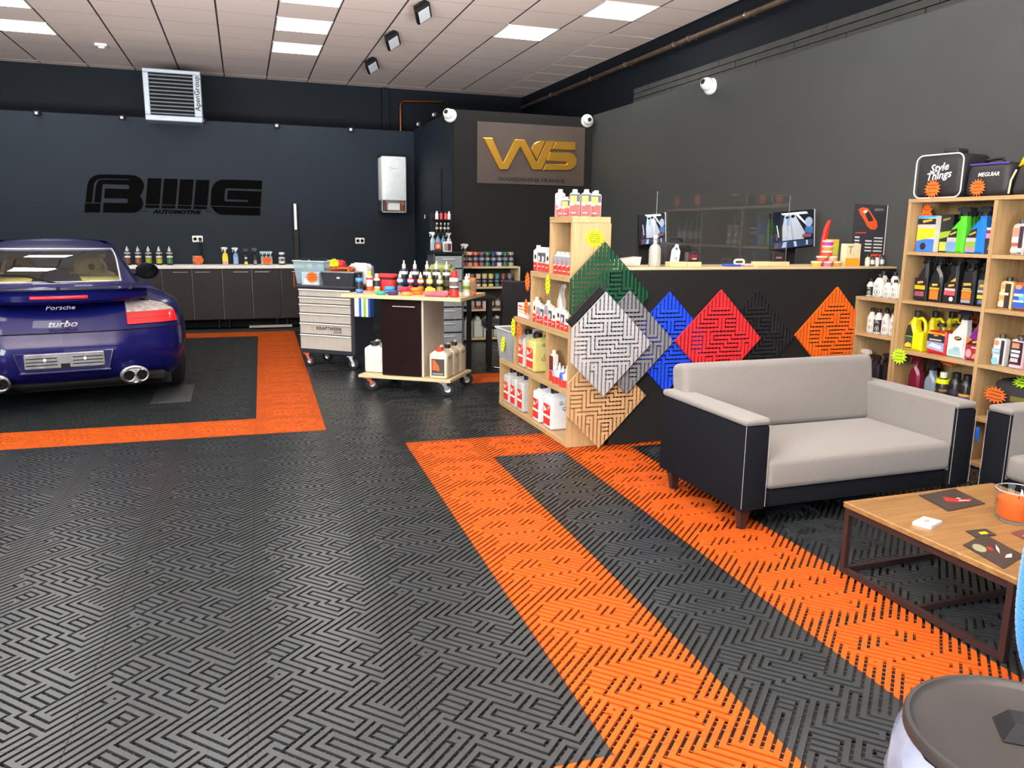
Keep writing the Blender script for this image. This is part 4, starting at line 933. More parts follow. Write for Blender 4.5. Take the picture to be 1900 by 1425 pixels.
def jerry(loc, lab, w, d, h, body, cap, grp, rz=0., label=None, words=None, name='jerrycan', alpha=1.):
    """w = seen front width (x), d = depth (y)"""
    t = thing(name, lab, 'jerrycan', loc, rz, grp)
    def f():
        g = G().use(m_(body, .3)); g.rbox(-w/2, w/2, -d/2, d/2, 0, h*.80, min(w, d)*.13, 3)
        g.add([(-w*.40, -d*.42, h*.795), (w*.40, -d*.42, h*.795), (w*.40, d*.42, h*.795), (-w*.40, d*.42, h*.795), (-w*.24, -d*.30, h*.87), (w*.24, -d*.30, h*.87), (w*.24, d*.36, h*.90), (-w*.24, d*.36, h*.90)], [(0, 1, 5, 4), (1, 2, 6, 5), (2, 3, 7, 6), (3, 0, 4, 7), (4, 5, 6, 7)])
        return g.mesh('body')
    put('body', cached(('jb', w, d, h, body), f), t)
    put('handle', cached(('jh', w, d, h, body), lambda: G().use(m_(body, .3)).tube([(0, -d*.10, h*.86), (0, -d*.06, h*.955), (0, d*.06, h*.975), (0, d*.26, h*.96), (0, d*.34, h*.87)], w*.09, 8).mesh('handle')), t)
    put('cap', cached(('jc', w, d, h, cap), lambda: G().use(m_(cap)).lathe([(w*.21, h*.86), (w*.22, h*.965), (w*.19, h*.975)], 14, c=(0, -d*.24, 0)).mesh('cap')), t)
    if label:
        def f():
            g = G()
            for i, (c, pl) in enumerate(label): g.use(m_(c)); g.prism([(x*w, z*h) for x, z in pl], d/2, d/2+.0008+.0003*i, Matrix.Rotation(R_(90), 4, 'X'))
            return g.mesh('label', 0)
        put('label', cached(('jl', w, d, h, label), f), t)
    return t
def star_poly(rx, ry, n, inner=.66, rnd_=0): return [((rx if i % 2 == 0 else rx*inner)*math.cos(math.pi*i/n), (ry if i % 2 == 0 else ry*inner)*math.sin(math.pi*i/n)) for i in range(2*n)]
def star(loc, rot, lab, m, rx=.05, ry=.05, n=12, lines=3, words=None):
    t = thing('price_star', lab, 'price tag', loc, rot=rot, group='fluorescent price stars')
    G().use(m).prism(star_poly(rx, ry, n), 0, .0015).obj('card', t, ang=0)
    if words:
        for i, w_ in enumerate(words): put('lettering', text_mesh(w_, M['ink'], ry*.32, .0002, .0), t, (0, ry*(.34-.34*i), .0018))
    else:
        g = G().use(M['ink']); rr = random.Random(int(rx*1e5)+len(lab))
        for k in range(lines):
            y = ry*(.38-.76*k/max(lines-1, 1)); L = rx*(.45+.15*rr.random()); pts = [(-L+2*L*i/14, y+ry*.05*rr.uniform(-1, 1), .0016) for i in range(15)]
            g.tube(pts, rx*.034, 4)
        g.obj('handwriting', t, ang=0)['kind'] = 'stuff'
    return t
def carton(loc, lab, w, d, h, faces, grp=None, rz=0., name='carton', cat='box', base='e8e4da'):
    t = thing(name, lab, cat, loc, rz, grp)
    G().use(m_(base)).box(-w/2, w/2, -d/2, d/2, 0, h, .002).obj('carton', t)
    g = G()
    for i, (c, pl) in enumerate(faces): g.use(m_(c)); g.prism([(x*w, z*h) for x, z in pl], d/2, d/2+.0006+.0003*i, Matrix.Rotation(R_(90), 4, 'X'))
    if faces: g.obj('print', t, ang=0)
    return t
NX = R_(-90)
# ---------------------------------------------------------------- tall shelf, first bay
SXF = 3.965   # product front line on the shelves along the wall
gold_mark = ('e0ad49', ((-.18, .40), (.02, .42), (.18, .46), (.16, .40), (.0, .36), (-.14, .35)))
carton((SXF+.05, 3.755, 1.196), 'yellow and blue boxed product at left end of the top shelf', .13, .08, .215, [('3b6fc4', rect(-.5, .5, 0, .36)), ('c9d62e', ((-.5, .3), (.5, .42), (.5, .66), (-.5, .66))), ('17181a', rect(-.5, .5, .76, .92)), ('e0ad49', ((-.2, .80), (.3, .86), (.28, .91), (-.24, .87))), ('c8c0b8', rect(-.5, .5, .67, .755)), ('3aa0dd', ((-.5, .92), (.5, .95), (.5, 1), (-.5, 1))), ('17181a', tuple(ell(-.1, .16, .16, .10)))], rz=NX)
carton((SXF+.09, 3.655, 1.196), 'black and green boxed product behind the bright green sprayer', .10, .08, .222, [('17181a', rect(-.5, .5, 0, 1)), ('8fae2d', ((-.5, .34), (.5, .44), (.5, .58), (-.5, .52))), ('b8c44a', rect(-.3, .3, .04, .28)), ('8a7a3a', ((-.2, .82), (.3, .88), (.3, .92), (-.2, .88)))], rz=NX, base='17181a')
plG = (('17181a', ((-.42, .36), (.10, .36), (.10, .58), (-.22, .54))), ('b9b6ae', rect(-.44, .10, .26, .36)), ('6f94c8', rect(-.46, .10, .03, .26)), ('e0ad49', ((-.28, .41), (.06, .47), (.05, .51), (-.3, .44))))
plB = (('17181a', ((-.42, .36), (.10, .36), (.10, .58), (-.22, .54))), ('b9b6ae', rect(-.44, .10, .27, .36)), ('9a8a95', rect(-.46, .10, .03, .15)), ('7da23a', rect(-.45, .10, .15, .27)), ('e0ad49', ((-.28, .41), (.06, .47), (.05, .51), (-.3, .44))))
GRN, BLU = '4fd324', '1478d8'
sprayer((SXF+.05, 3.555, 1.196), 'bright green trigger bottle at the front of the top shelf', .118, .06, .245, GRN, '1c1e22', plG, None, NX, mark=False)
sprayer((SXF+.165, 3.60, 1.196), 'second green trigger bottle half hidden behind the first', .118, .06, .245, '3fae22', '1c1e22', (), None, NX, mark=False)
sprayer((SXF+.05, 3.425, 1.196), 'bright blue trigger bottle right of the green one', .118, .06, .245, BLU, '1c1e22', plB, None, NX, mark=False)
sprayer((SXF+.165, 3.455, 1.196), 'second blue trigger bottle hidden behind the first blue one', .118, .06, .245, '1c6ab0', '1c1e22', (), None, NX, mark=False)
carton((SXF+.08, 3.318, 1.196), 'low black box with pink and white bands right of blue sprayer', .085, .10, .15, [('25272c', rect(-.5, .5, 0, .7)), ('d893c0', rect(-.5, .5, .58, .76)), ('efe9ee', rect(-.5, .5, .88, .97)), ('7a2f50', rect(-.5, .5, .78, .87)), ('6b7fa8', ((-.3, .15), (.4, .2), (.4, .42), (-.2, .36)))], rz=NX, base='25272c')
t = thing('folded_cloth', 'black folded cloth with yellow edge, right end of the top compartment', 'cloth', (SXF+.13, 3.33, 1.36), NX)
G().use(M['matte_black']).prism([(-.07, 0), (.07, .0), (.07, .085), (.02, .10), (-.07, .055)], -.06, .04, Matrix.Rotation(R_(90), 4, 'X'), .01).obj('cloth', t); G().use(m_('d8c43a')).prism([(-.066, .02), (.066, .062), (.066, .076), (-.066, .036)], .0405, .042, Matrix.Rotation(R_(90), 4, 'X')).obj('yellow_edge', t)
star((SXF+.035, 3.79, 1.42), (R_(90), 0, NX), 'orange price card behind the boxes at upper left of tall shelf', M['orange_card'], .045, .07)
# black sprayers on the second board
pY = (('17181a', rect(-.5, .5, .02, .5)), ('f0b81c', rect(-.46, .44, .25, .34)), ('8a4a5a', ((-.42, .10), (.40, .10), (.38, .21), (-.38, .20))), ('e0ad49', ((-.22, .37), (.25, .40), (.22, .44), (-.24, .42))))
pO = (('17181a', rect(-.46, .46, .02, .44)), ('d9a53c', rect(-.40, .40, .28, .33)), ('c9742a', rect(-.36, .36, .06, .27)), ('d8c45a', ((-.2, .36), (.25, .38), (.22, .42), (-.22, .41))))
pR = (('17181a', rect(-.46, .46, .02, .44)), ('d6525a', rect(-.40, .46, .18, .28)), ('e9c9c9', rect(-.38, .46, .28, .33)), ('efece6', tuple(ell(.2, .10, .16, .05))), ('e0ad49', ((-.1, .36), (.35, .39), (.32, .43), (-.12, .41))), ('e0ad49', ((-.02, .47), (.42, .49), (.42, .57))))
pT = (('17181a', rect(-.42, .42, .02, .52)), ('c9742a', rect(-.36, .36, .13, .30)), ('8d8f99', rect(-.36, .36, .05, .12)), ('e0c86a', rect(-.38, .38, .31, .335)), ('e0c86a', rect(-.30, .30, .35, .38)), ('e0ad49', ((-.28, .43), (.3, .45), (.28, .50), (-.28, .49))))
pS = (('55585c', rect(-.42, .42, .30, .62)), ('17181a', rect(-.42, .42, .02, .3)), ('c9c4ba', rect(-.40, .40, .33, .38)), ('d9c43c', rect(-.40, .40, .18, .27)), ('5a6c94', ((-.3, .06), (.35, .08), (.3, .17), (-.3, .15))), ('e0ad49', ((-.28, .45), (.3, .47), (.28, .52), (-.28, .51))))
for i, (y, pl, st, h, l) in enumerate([(3.755, pY, 'angled', .275, 'black trigger bottle with a wide yellow band, leftmost on second board'), (3.655, pO, 'round', .262, 'black trigger bottle with small orange picture, second on second board'), (3.555, pR, 'angled', .268, 'black trigger bottle with a red and pink label'), (3.445, pT, 'flat', .255, 'flat black trigger bottle with tall orange picture'), (3.345, pS, 'flat', .24, 'grey and yellow labelled black trigger bottle, rightmost on second board')]):
    sprayer((SXF+.04+.008*i, y, .901), l, .086, .06, h, '17191d', '141518', pl, 'black trigger bottles', NX, st, False, .82)
for i, y in enumerate((3.70, 3.60, 3.50, 3.40)): sprayer((SXF+.185, y, .901), 'black trigger bottle, '+ORD[i]+' from left in the hidden back row', .08, .06, .278, '17191d', '141518', (), 'black trigger bottles', NX, 'flat', False)
# third board: yellow jugs, red jugs, sprays
def jug(loc, lab, w, d, h, body, cap, lbl, holed=True, grp=None):
    t = thing('jug', lab, 'jug', loc, NX, grp)
    def f():
        g = G().use(m_(body, .3)); X = Matrix.Rotation(R_(90), 4, 'X')
        if holed:   # handle loop: outline with a hole built from two joined halves
            lo = [(-.5, 0), (.48, 0), (.5, .06), (.5, .50), (.30, .46), (.10, .50), (.02, .62), (.0, .84), (-.14, .84), (-.34, .68), (-.46, .40), (-.5, .1)]
            g.prism([(x*w, z*h) for x, z in lo], -d/2, d/2, X, d*.2)
            g.tube([(.02*w, 0, .80*h), (.22*w, 0, .82*h), (.38*w, 0, .74*h), (.445*w, 0, .60*h), (.44*w, 0, .45*h)], .075*w, 8)
        else: g.prism([(x*w, z*h) for x, z in [(-.5, 0), (.5, 0), (.5, .66), (.42, .76), (-.42, .76), (-.5, .66)]], -d/2, d/2, X, d*.2)
        return g.mesh('body')
    put('body', cached(('jug', w, d, h, body, holed), f), t)
    cx = -.07*w if holed else 0
    if not holed: G().use(M['glass']).lathe([(w*.26, h*.75), (w*.27, h*.9), (w*.2, h*.92)], 14).obj('dosing_cup', t)
    G().use(m_(cap)).lathe([(w*.15, h*.83), (w*.16, h*.985), (w*.13, h)] if holed else [(w*.2, h*.90), (w*.2, h*.98), (w*.17, h)], 14, c=(cx, 0, 0)).obj('cap', t)
    g = G()
    for i, (c, pl) in enumerate(lbl): g.use(m_(c)); g.prism([(x*w, z*h) for x, z in pl], d/2, d/2+.0008+.0003*i, Matrix.Rotation(R_(90), 4, 'X'))
    if lbl: g.obj('label', t, ang=0)
    return t
yl = [('22231f', ((-.40, .05), (.02, .05), (.02, .42), (-.16, .66), (-.30, .62), (-.40, .38))), ('3c3f3a', rect(-.39, .0, .20, .34)), ('5ed12c', rect(-.36, .01, .34, .36)), ('d6c83a', ((-.38, .07), (-.0, .08), (-.02, .17), (-.2, .20), (-.36, .15)))]
for i, (dx, y) in enumerate(((.04, 3.765), (.13, 3.715), (.21, 3.665))): jug((SXF+dx, y, .591), ['yellow jug with loop handle at front of third board', 'yellow jug directly behind the front yellow jug', 'rearmost of the three yellow jugs'][i], .135, .075, .245, 'e6dc14', '26241c', yl if i == 0 else [], True, 'yellow jugs')
rl = [('20242e', rect(-.46, .46, .40, .64)), ('c9c3b8', rect(-.34, .30, .44, .49)), ('8fa0c0', ((-.46, .16), (.46, .10), (.46, .40), (-.46, .40))), ('d8dde8', ((-.36, .24), (.3, .18), (.36, .28), (-.2, .36))), ('d9b030', ((-.46, .64), (.2, .66), (.46, .62), (.46, .69), (-.46, .71))), ('e0ad49', ((-.1, .58), (.12, .60), (.1, .63), (-.12, .62)))]
for i, (dx, y) in enumerate(((.05, 3.60), (.13, 3.565), (.21, 3.53))): jug((SXF+dx, y, .591), ['red squat jug with car label beside the yellow jugs', 'second red jug, behind the labelled front one', 'third red jug, rearmost'][i], .135, .07, .185, 'b81c22', '2a1d1c', rl if i == 0 else [], False, 'red jugs')
pW = (('dfe6e4', rect(-.46, .44, .03, .52)), ('9cc4c8', ((-.44, .05), (.40, .05), (.34, .16), (.0, .22), (-.38, .16))), ('2a2018', tuple(ell(.12, .44, .22, .045))), ('e0ad49', ((-.02, .42), (.26, .44), (.24, .47), (-.02, .45))), ('8fb6bc', tuple(ell(.1, .20, .2, .05))))
sprayer((SXF+.05, 3.465, .591), 'white trigger bottle with pale blue label on third board', .115, .06, .26, 'e6e9e4', '23252a', pW, None, NX, mark=False)
sprayer((SXF+.15, 3.42, .591), 'second white trigger bottle behind the pale blue labelled one', .10, .06, .27, 'd9dde4', '23252a', (), None, NX, mark=False)
pP = (('2a1d1c', rect(-.46, .46, .34, .46)), ('d9742a', ((-.46, .34), (-.1, .46), (-.46, .5))), ('8f2a3a', rect(-.46, .46, .03, .34)), ('c9a0a0', tuple(ell(-.25, .15, .18, .09))), ('e9d0c8', rect(-.1, .4, .27, .30)), ('d98a5a', ((-.05, .06), (.4, .05), (.36, .2), (.05, .14))), ('e0ad49', ((-.05, .38), (.38, .41), (.34, .45), (-.08, .42))))
sprayer((SXF+.05, 3.345, .591), 'purple trigger bottle with a wheel on its red label', .105, .06, .265, '6a1f7a', '23252a', pP, None, NX, mark=False)
star((SXF+.235, 3.52, .80), (R_(90), 0, NX), 'orange price star at the back above the red jugs', M['orange_card'], .075, .06)
# fourth board
sprayer((SXF+.04, 3.735, .291), 'burgundy trigger bottle at left of the low board', .085, .06, .262, '5a1426', '5a1426', (), None, NX, 'round', False)
sprayer((SXF+.15, 3.70, .291), 'second burgundy trigger bottle behind the first', .085, .06, .262, '4a1020', '4a1020', (), None, NX, 'round', False)
sprayer((SXF+.05, 3.625, .291), 'clear trigger bottle with bluish liquid and black head', .08, .055, .225, '6f8090', '16181c', (('4f86c0', rect(-.4, .4, .03, .28)),), None, NX, 'round', False)
bottle((SXF+.04, 3.535, .291), 'black bottle with neon yellow shoulder and white cap', .04, .20, '1a1b1e', 'dfe6c8', ((.66, .80, 'd8ee12'), (.40, .56, '2a2a2a'), (.44, .50, 'e0ad49')), None, .42, .16, .70, rz=NX)
for i, (y, w_) in enumerate(((3.455, .08), (3.38, .08), (3.315, .07))): bottle((SXF+.05, y, .291), 'black glossy bottle with gold mark, '+ORD[i]+' right of the neon-shouldered one', w_/2, .21, '15161a', '101114', ((.18, .34, 'c9a23c'), (.40, .52, '2a2438')) if i == 0 else ((.30, .40, '4a3a6a'), (.40, .47, 'c9a23c')), 'glossy black bottles', .5, .14, .74, rz=NX)
star((SXF-.05, 3.80, .55), (R_(90), 0, R_(-75)), 'lime green price star at left end of the low compartment', M['green_card'], .055, .055, 14)
star((SXF+.10, 3.56, .546), (R_(60), 0, NX), 'orange price star leaning over the low compartment bottles', M['orange_card'], .07, .03)
# second bay
def flat_bottle(loc, lab, w, d, h, body, cap, pl, grp, rz=NX, capw=.22, name='bottle'):
    t = thing(name, lab, 'bottle', loc, rz, grp)
    put('body', cached(('fb', w, d, h, body), lambda: G().use(m_(body, .3)).prism([(x*w, z*h) for x, z in [(-.48, 0), (.48, 0), (.5, .03), (.5, .80), (.44, .85), (.2, .88), (-.2, .88), (-.44, .85), (-.5, .80), (-.5, .03)]], -d/2, d/2, Matrix.Rotation(R_(90), 4, 'X'), d*.2).mesh('body')), t)
    put('cap', cached(('fc', w, h, cap, capw), lambda: G().use(m_(cap)).lathe([(w*capw, h*.87), (w*capw, h*.985), (w*capw*.9, h)], 12).mesh('cap')), t)
    def f():
        g = G()
        for i, (c, p_) in enumerate(pl): g.use(m_(c)); g.prism([(x*w, z*h) for x, z in p_], d/2, d/2+.0008+.0003*i, Matrix.Rotation(R_(90), 4, 'X'))
        return g.mesh('label', 0)
    if pl: put('label', cached(('fl', w, d, h, pl), f), t)
    return t
lA = (('c98f7a', rect(-.42, .1, .52, .76)), ('e9e4de', rect(-.42, .1, .36, .5)), ('2b2436', rect(.12, .42, .06, .8)), ('d9d4d0', rect(-.42, .42, .08, .2)), ('b5563a', rect(-.42, .1, .25, .34)))
lY = (('2a2228', rect(-.02, .42, .05, .8)), ('c9a070', tuple(ell(-.22, .7, .2, .08))), ('e6dfd0', rect(-.44, .3, .44, .52)), ('caa050', rect(-.44, .0, .3, .42)), ('d8d2c6', rect(-.44, .0, .08, .25)))
lB = (('2c50a8', rect(-.44, .44, .08, .74)), ('d6986a', tuple(ell(-.15, .72, .22, .07))), ('4fb4d8', tuple(ell(.15, .42, .22, .12))), ('e8d8b8', rect(-.42, .2, .44, .52)), ('e8e8ee', rect(-.42, .3, .26, .32)))
lN = (('a8674a', rect(-.44, .44, .6, .78)), ('e4dcd8', rect(-.44, .44, .44, .56)), ('4a3a3e', rect(-.44, .44, .1, .42)), ('d8d4d0', rect(-.3, .3, .14, .22)))
lL = (('24242c', rect(.2, .46, .06, .82)), ('b58a6a', tuple(ell(-.18, .72, .22, .09))), ('8fb8d0', rect(-.46, .2, .36, .54)), ('7fc0e0', tuple(ell(-.16, .14, .28, .12))), ('eef2f4', rect(-.4, .1, .44, .47)))
lP = (('2a2028', rect(-.46, .46, .12, .84)), ('b88468', rect(-.4, .2, .64, .8)), ('f0eef0', rect(-.4, .3, .50, .58)), ('f0eef0', rect(-.4, .25, .36, .46)), ('cfc4c8', rect(-.4, .2, .2, .32)), ('c8b0ba', rect(-.46, .46, .02, .10)))
for i, y in enumerate((3.165, 3.075, 2.985)): flat_bottle((SXF+.05, y, 1.196), 'brown and white labelled flat bottle, '+ORD[i]+' from left beside the dark bag row', .075, .05, .19, 'cfc6be', '2a2a30', lA, 'brown-labelled flat bottles')
flat_bottle((SXF+.05, 3.195, .901), 'cream flat bottle with yellow shoulders and black cap', .075, .05, .175, 'dccb88', '22201f', lY, None)
flat_bottle((SXF+.05, 3.105, .901), 'blue labelled flat bottle with cyan spot, in the right bay', .085, .05, .175, 'a8552e', '33302f', lB, None)
flat_bottle((SXF+.05, 3.01, .901), 'brown and dark labelled flat bottle next to the blue one', .08, .05, .175, 'b89a94', '33302f', lN, None)
bottle((SXF+.13, 3.16, .901), 'small dark bottle hidden behind the cream and blue bottles', .03, .18, '3a2a2a', '22201f', (), None, rz=NX)
for i, (dx, y) in enumerate(((.04, 3.185), (.10, 3.125))): flat_bottle((SXF+dx, y, .591), ['pale blue labelled flat bottle at front of lower right bay', 'second pale blue labelled bottle just behind'][i], .075, .05, .172, 'e6e4e0', '2e2c2c', lL, 'pale blue labelled bottles')
for i, (dx, y) in enumerate(((.04, 3.075), (.07, 3.00))):
    t = flat_bottle((SXF+dx, y, .591), ['pink-capped dark flat bottle lettered in white, front one', 'second dark flat bottle lettered in white, right of the first'][i], .072, .05, .172, 'd8b4be', '3a3436', lP, 'dark bottles lettered in white')
flat_bottle((SXF+.03, 2.915, .591), 'greenish flat bottle at the picture edge', .072, .05, .172, '9aa898', '3a3436', lN, None)
# black bag in the lower right compartment
bagm = mat('black_nylon', '1b1c20', .6, var=.2, scale=12, bump=.2)
def bag(nm, lab, loc, w, d, h, rz, trim=None, taper=.9):
    t = thing(nm, lab, 'bag', loc, rz)
    g = G().use(bagm); g.rbox(-w/2, w/2, -d/2, d/2, 0, h, min(w, d, h)*.22, 4)
    g.v = [(x*(1-(1-taper)*(z/h)), y*(1-(1-taper)*(z/h)), z) for x, y, z in g.v]; g.obj('body', t, ang=60)
    return t
b = bag('tool_bag', 'black bag with orange star in the lower right bay', (SXF+.13, 3.05, .291), .33, .24, .23, NX)
G().use(m_('5c5a2a')).box(-.02, .09, -.122, -.119, .12, .15).obj('badge', b)
star((SXF-.005, 3.15, .43), (R_(90), 0, NX), 'big orange price star on the black bag in the lower right bay', M['orange_card'], .075, .05, 16)
star((SXF+.05, 3.02, .523), (R_(40), 0, NX), 'lime green price star lying over the black bag', M['green_card'], .08, .05, 16)
G().use(m_('1f5fc8'))
t = thing('blue_tag', 'small blue ribbon tag hanging by the armchair side of the shelf', 'tag', (3.914, 3.19, .20), NX)
G().use(m_('1f5fc8')).box(-.012, .012, -.002, .0, -.04, .04).obj('ribbon', t)
bottle((SXF+.03, 3.17, .031), 'white bottle on the bottom board seen between sofa and armchair', .03, .17, 'e2e0da', 'e2e0da', (), None, rz=NX)
# bags on top of the tall shelf
cs = thing('square_case', 'black square case with white piping and script lettering on tall shelf', 'bag', (SXF+.13, 3.715, 1.511), R_(-84))
cb = G().use(bagm).rbox(-.155, .155, -.13, .13, .0, .255, .045, 4).obj('body', cs, ang=60)
for y in (-.1315,): G().use(M['label_white']).tube([(x, y, z+.1275) for x, z in [(q[0], q[1]) for q in arc(.11, .082, .042, .042, 0, 90, 5)+arc(-.11, .082, .042, .042, 90, 180, 5)+arc(-.11, -.082, .042, .042, 180, 270, 5)+arc(.11, -.082, .042, .042, 270, 360, 5)]], .0042, 6, True).obj('piping', cs)
G().use(bagm).rbox(-.05, .05, -.05, .05, .257, .29, .012, 3).obj('handle', cs)
for i, (wd, z) in enumerate((('Style', .175), ('Things', .13))): put('lettering', text_mesh(wd, M['label_white'], .062, .0005, .001, .3), cs, (-.0, -.1325, z), (R_(90), R_(-6), 0))
star((SXF-.035, 3.70, 1.565), (R_(90), 0, R_(-84)), 'orange price star on the front of the square case', M['orange_card'], .056, .056, 16)
pb = bag('holdall', 'black holdall with purple zip edge in the middle of the shelf top', (SXF+.14, 3.405, 1.511), .27, .24, .185, R_(-86), taper=.94)
G().use(m_('4a3890')).tube([(-.115, -.105, .178), (.115, -.105, .178)], .005, 6).obj('zip', pb); G().use(M['black']).tube([(-.06, -.06, .18), (-.05, -.07, .20), (.05, -.07, .205), (.06, -.06, .18)], .008, 6).obj('handle', pb)
put('lettering', text_mesh('MEGUIAR', M['label_white'], .03, .0005, .0005, .2), pb, (.01, -.118, .12), (R_(90), 0, 0))
star((SXF+.01, 3.435, 1.562), (R_(90), 0, R_(-86)), 'orange price star on the front of the black holdall', M['orange_card'], .052, .05, 16)
yb = bag('sports_bag', 'black sports bag with yellow edges at the right picture edge', (SXF+.14, 3.10, 1.511), .30, .24, .16, R_(-86), taper=.85)
G().use(m_('e8e0a0')).tube([(-.148, -.12, .01), (-.143, -.12, .08), (-.125, -.112, .135)], .005, 6).obj('piping', yb); G().use(m_('f2c418')).box(-.02, .10, -.119, -.115, .09, .115).obj('stripe', yb)
gv_ = thing('glove_pile', 'heap of yellow and orange gloves on the black sports bag', 'gloves', (SXF+.12, 3.11, 1.713), R_(-86))
for i, (c, q) in enumerate((('f2c418', [(-.13, -.05), (-.05, -.02), (-.02, .05), (-.07, .06), (-.10, .02)]), ('f08a1e', [(-.03, .0), (.06, -.02), (.12, .06), (.05, .09), (-.02, .06)]), ('f2d12a', [(-.08, .03), (-.02, .05), (.0, .10), (-.05, .09)]))): G().use(m_(c, .7)).prism(q, -.04, .05-.02*i, Matrix.Translation((0, -.02-.03*i, 0)) @ Matrix.Rotation(R_(90), 4, 'X'), .012).obj('glove', gv_)
cp_ = thing('round_hat', 'dark rounded hat lying behind the gloves at the picture edge', 'hat', (SXF+.20, 3.02, 1.674), NX)
G().use(m_('3a3a3a', .7)).lathe([(.085, 0), (.09, .02), (.08, .06), (.03, .075), (0, .076)], 20).obj('crown', cp_)
# third/fourth bay: seen only mirrored in the counter screen
for k, (y, z, c) in enumerate(((2.5, 1.196, '1c1e22'), (2.4, 1.196, '1c1e22'), (2.3, 1.196, '3c5a8a'), (2.2, 1.196, '2c2e32'), (2.62, 1.196, '20508a'), (2.5, .901, '2a2a2e'), (2.35, .901, '2a2a2e'))):
    bottle((SXF+.05, y, z), 'bottle on the part of tall shelf right of the picture, '+ORD[k], .04, .22, c, '16171a', ((.2, .5, 'b8b4ac'),), 'bottles mirrored in the counter screen', rz=NX)
for k, (y, z) in enumerate(((2.55, 1.58), (2.2, 1.575))): star((SXF-.02, y, z), (R_(90), 0, NX), 'orange price star standing on shelf top right of the picture, '+ORD[k], M['orange_card'], .055, .055, 14)
# ---------------------------------------------------------------- small shelf: white bottles
WB = ((.05, .07, '2a2a2a'), (.16, .32, 'd8d6d0'), (.46, .48, '55534f'), (.52, .535, '55534f'))
def white_bottle(loc, lab, r, h, dark_label=False):
    t = bottle(loc, lab, r, h, 'ece8de', '17181a', ((.05, .068, '2a2a2a'), (.08, .56, '1c1c1e')) if dark_label else ((.05, .068, '2a2a2a'),), 'white bottles with black caps', .42, .15, .64, rz=R_(-60), cap_r=r*.46, n=20)
    lc = m_('efece4' if dark_label else '2a2a2a', .5); s_ = r/.034
    xf = Matrix.Translation((0, -r-.0012, h*.20)) @ Matrix.Rotation(R_(90), 4, 'X')
    g = G().use(lc)
    ring = [(x*.014*s_, z*.018*s_) for x, z in ell(0, 0, 1, 1, 16)]
    g.tube([(x, -r-.0012, h*.22+z) for x, z in ring], .0016*s_, 4, True); g.box(-.003*s_, .003*s_, -r-.002, -r-.0006, h*.22-.008*s_, h*.22+.008*s_)
    for k in range(3): g.box(-.016*s_, (.012-.006*k)*s_, -r-.0018, -r-.0004, h*(.44+.05*k), h*(.455+.05*k))
    g.obj('print', t, ang=0)
    return t
for i, (y, h, r, dl) in enumerate(((4.165, .115, .024, True), (4.09, .150, .036, False), (4.015, .120, .027, False), (3.955, .122, .027, False), (3.885, .145, .036, False))):
    white_bottle((SXF+.02, y, .894), ['small white bottle with black label at the left end of shelf top', 'large white bottle second from left on the shelf top', 'small white bottle in the middle front of shelf top', 'small white bottle right of the middle on shelf top', 'large white bottle at right end of the shelf top front'][i], r, h, dl)
for i, (dx, y, h, r) in enumerate(((.10, 4.14, .165, .034), (.11, 4.055, .165, .034), (.17, 3.965, .215, .05), (.215, 3.872, .205, .045))):
    white_bottle((SXF+dx, y, .894), ['white bottle in the back row of shelf top, left one', 'white bottle in the back row of shelf top, second', 'tallest white bottle in the back row of shelf top', 'tall white bottle at the back beside the tall shelf'][i], r, h)
for i, y in enumerate((4.135, 4.075, 4.01, 3.945, 3.89)):
    white_bottle((SXF+.03, y, .656), ['white bottle leftmost in the small shelf compartment', 'black-labelled white bottle second in the small shelf compartment', 'white bottle in the middle of the small shelf compartment', 'white bottle fourth in the small shelf compartment', 'white bottle rightmost in the small shelf compartment'][i], .028, .165, i == 1)
for i, y in enumerate((4.105, 4.04, 3.98, 3.92)): white_bottle((SXF+.12, y, .656), 'white bottle in the hidden back row of the small shelf, '+ORD[i]+' from left', .027, .165)
sprayer((SXF+.03, 4.15, .287), 'clear spray bottle with whitish head, low in the small shelf', .07, .05, .235, 'b8b4aa', 'c9c4ba', (), 'sprays low in the small shelf', NX, 'round', False)
for i, (dx, y, h, c) in enumerate(((.02, 4.04, .215, '191a1e'), (.06, 3.985, .23, '191a1e'), (.02, 3.93, .24, '191a1e'))): sprayer((SXF+dx, y, .287), 'black spray bottle low in the small shelf, '+ORD[i]+' from the left', .08, .055, h, c, '121316', (('17181a', rect(-.4, .4, .04, .4)), ('b0a83a', rect(-.3, .3, .1, .2))), 'sprays low in the small shelf', NX, 'flat', False)
sprayer((SXF+.10, 3.90, .287), 'white spray bottle at the back right, low in small shelf', .075, .05, .25, 'e2e2e0', 'dcdcda', (), 'sprays low in the small shelf', NX, 'angled', False)
# ---------------------------------------------------------------- stepped shelf contents
RW = (('d2322a', rect(-.47, .47, .03, .40)), ('8d929c', rect(-.47, .47, .42, .80)), ('f2efe8', rect(-.40, -.12, .36, .46)), ('f2efe8', rect(-.2, .3, .14, .18)), ('d2322a', ((-.47, .42), (-.2, .42), (-.47, .62))))
RG = (('d2322a', rect(-.47, .47, .03, .44)), ('22232a', rect(-.47, .47, .46, .82)), ('c9a53c', rect(-.40, .18, .44, .76)), ('f2efe8', rect(-.40, -.12, .40, .52)), ('f2efe8', rect(.22, .47, .44, .54)), ('f2efe8', rect(-.3, .1, .12, .15)))
RS = (('d2322a', rect(-.47, .47, .03, .36)), ('4a4c58', rect(-.47, .47, .40, .78)), ('cfd6e4', ((-.4, .42), (.1, .42), (.2, .6), (-.3, .66))), ('f2efe8', rect(-.3, .2, .2, .24)))
RC = (('d2322a', rect(-.47, .47, .03, .34)), ('e6e2da', rect(-.47, .47, .36, .80)), ('2a2a30', tuple(ell(.05, .56, .26, .10))), ('f2efe8', rect(-.3, .1, .18, .22)))
WHT = 'dbd6cb'
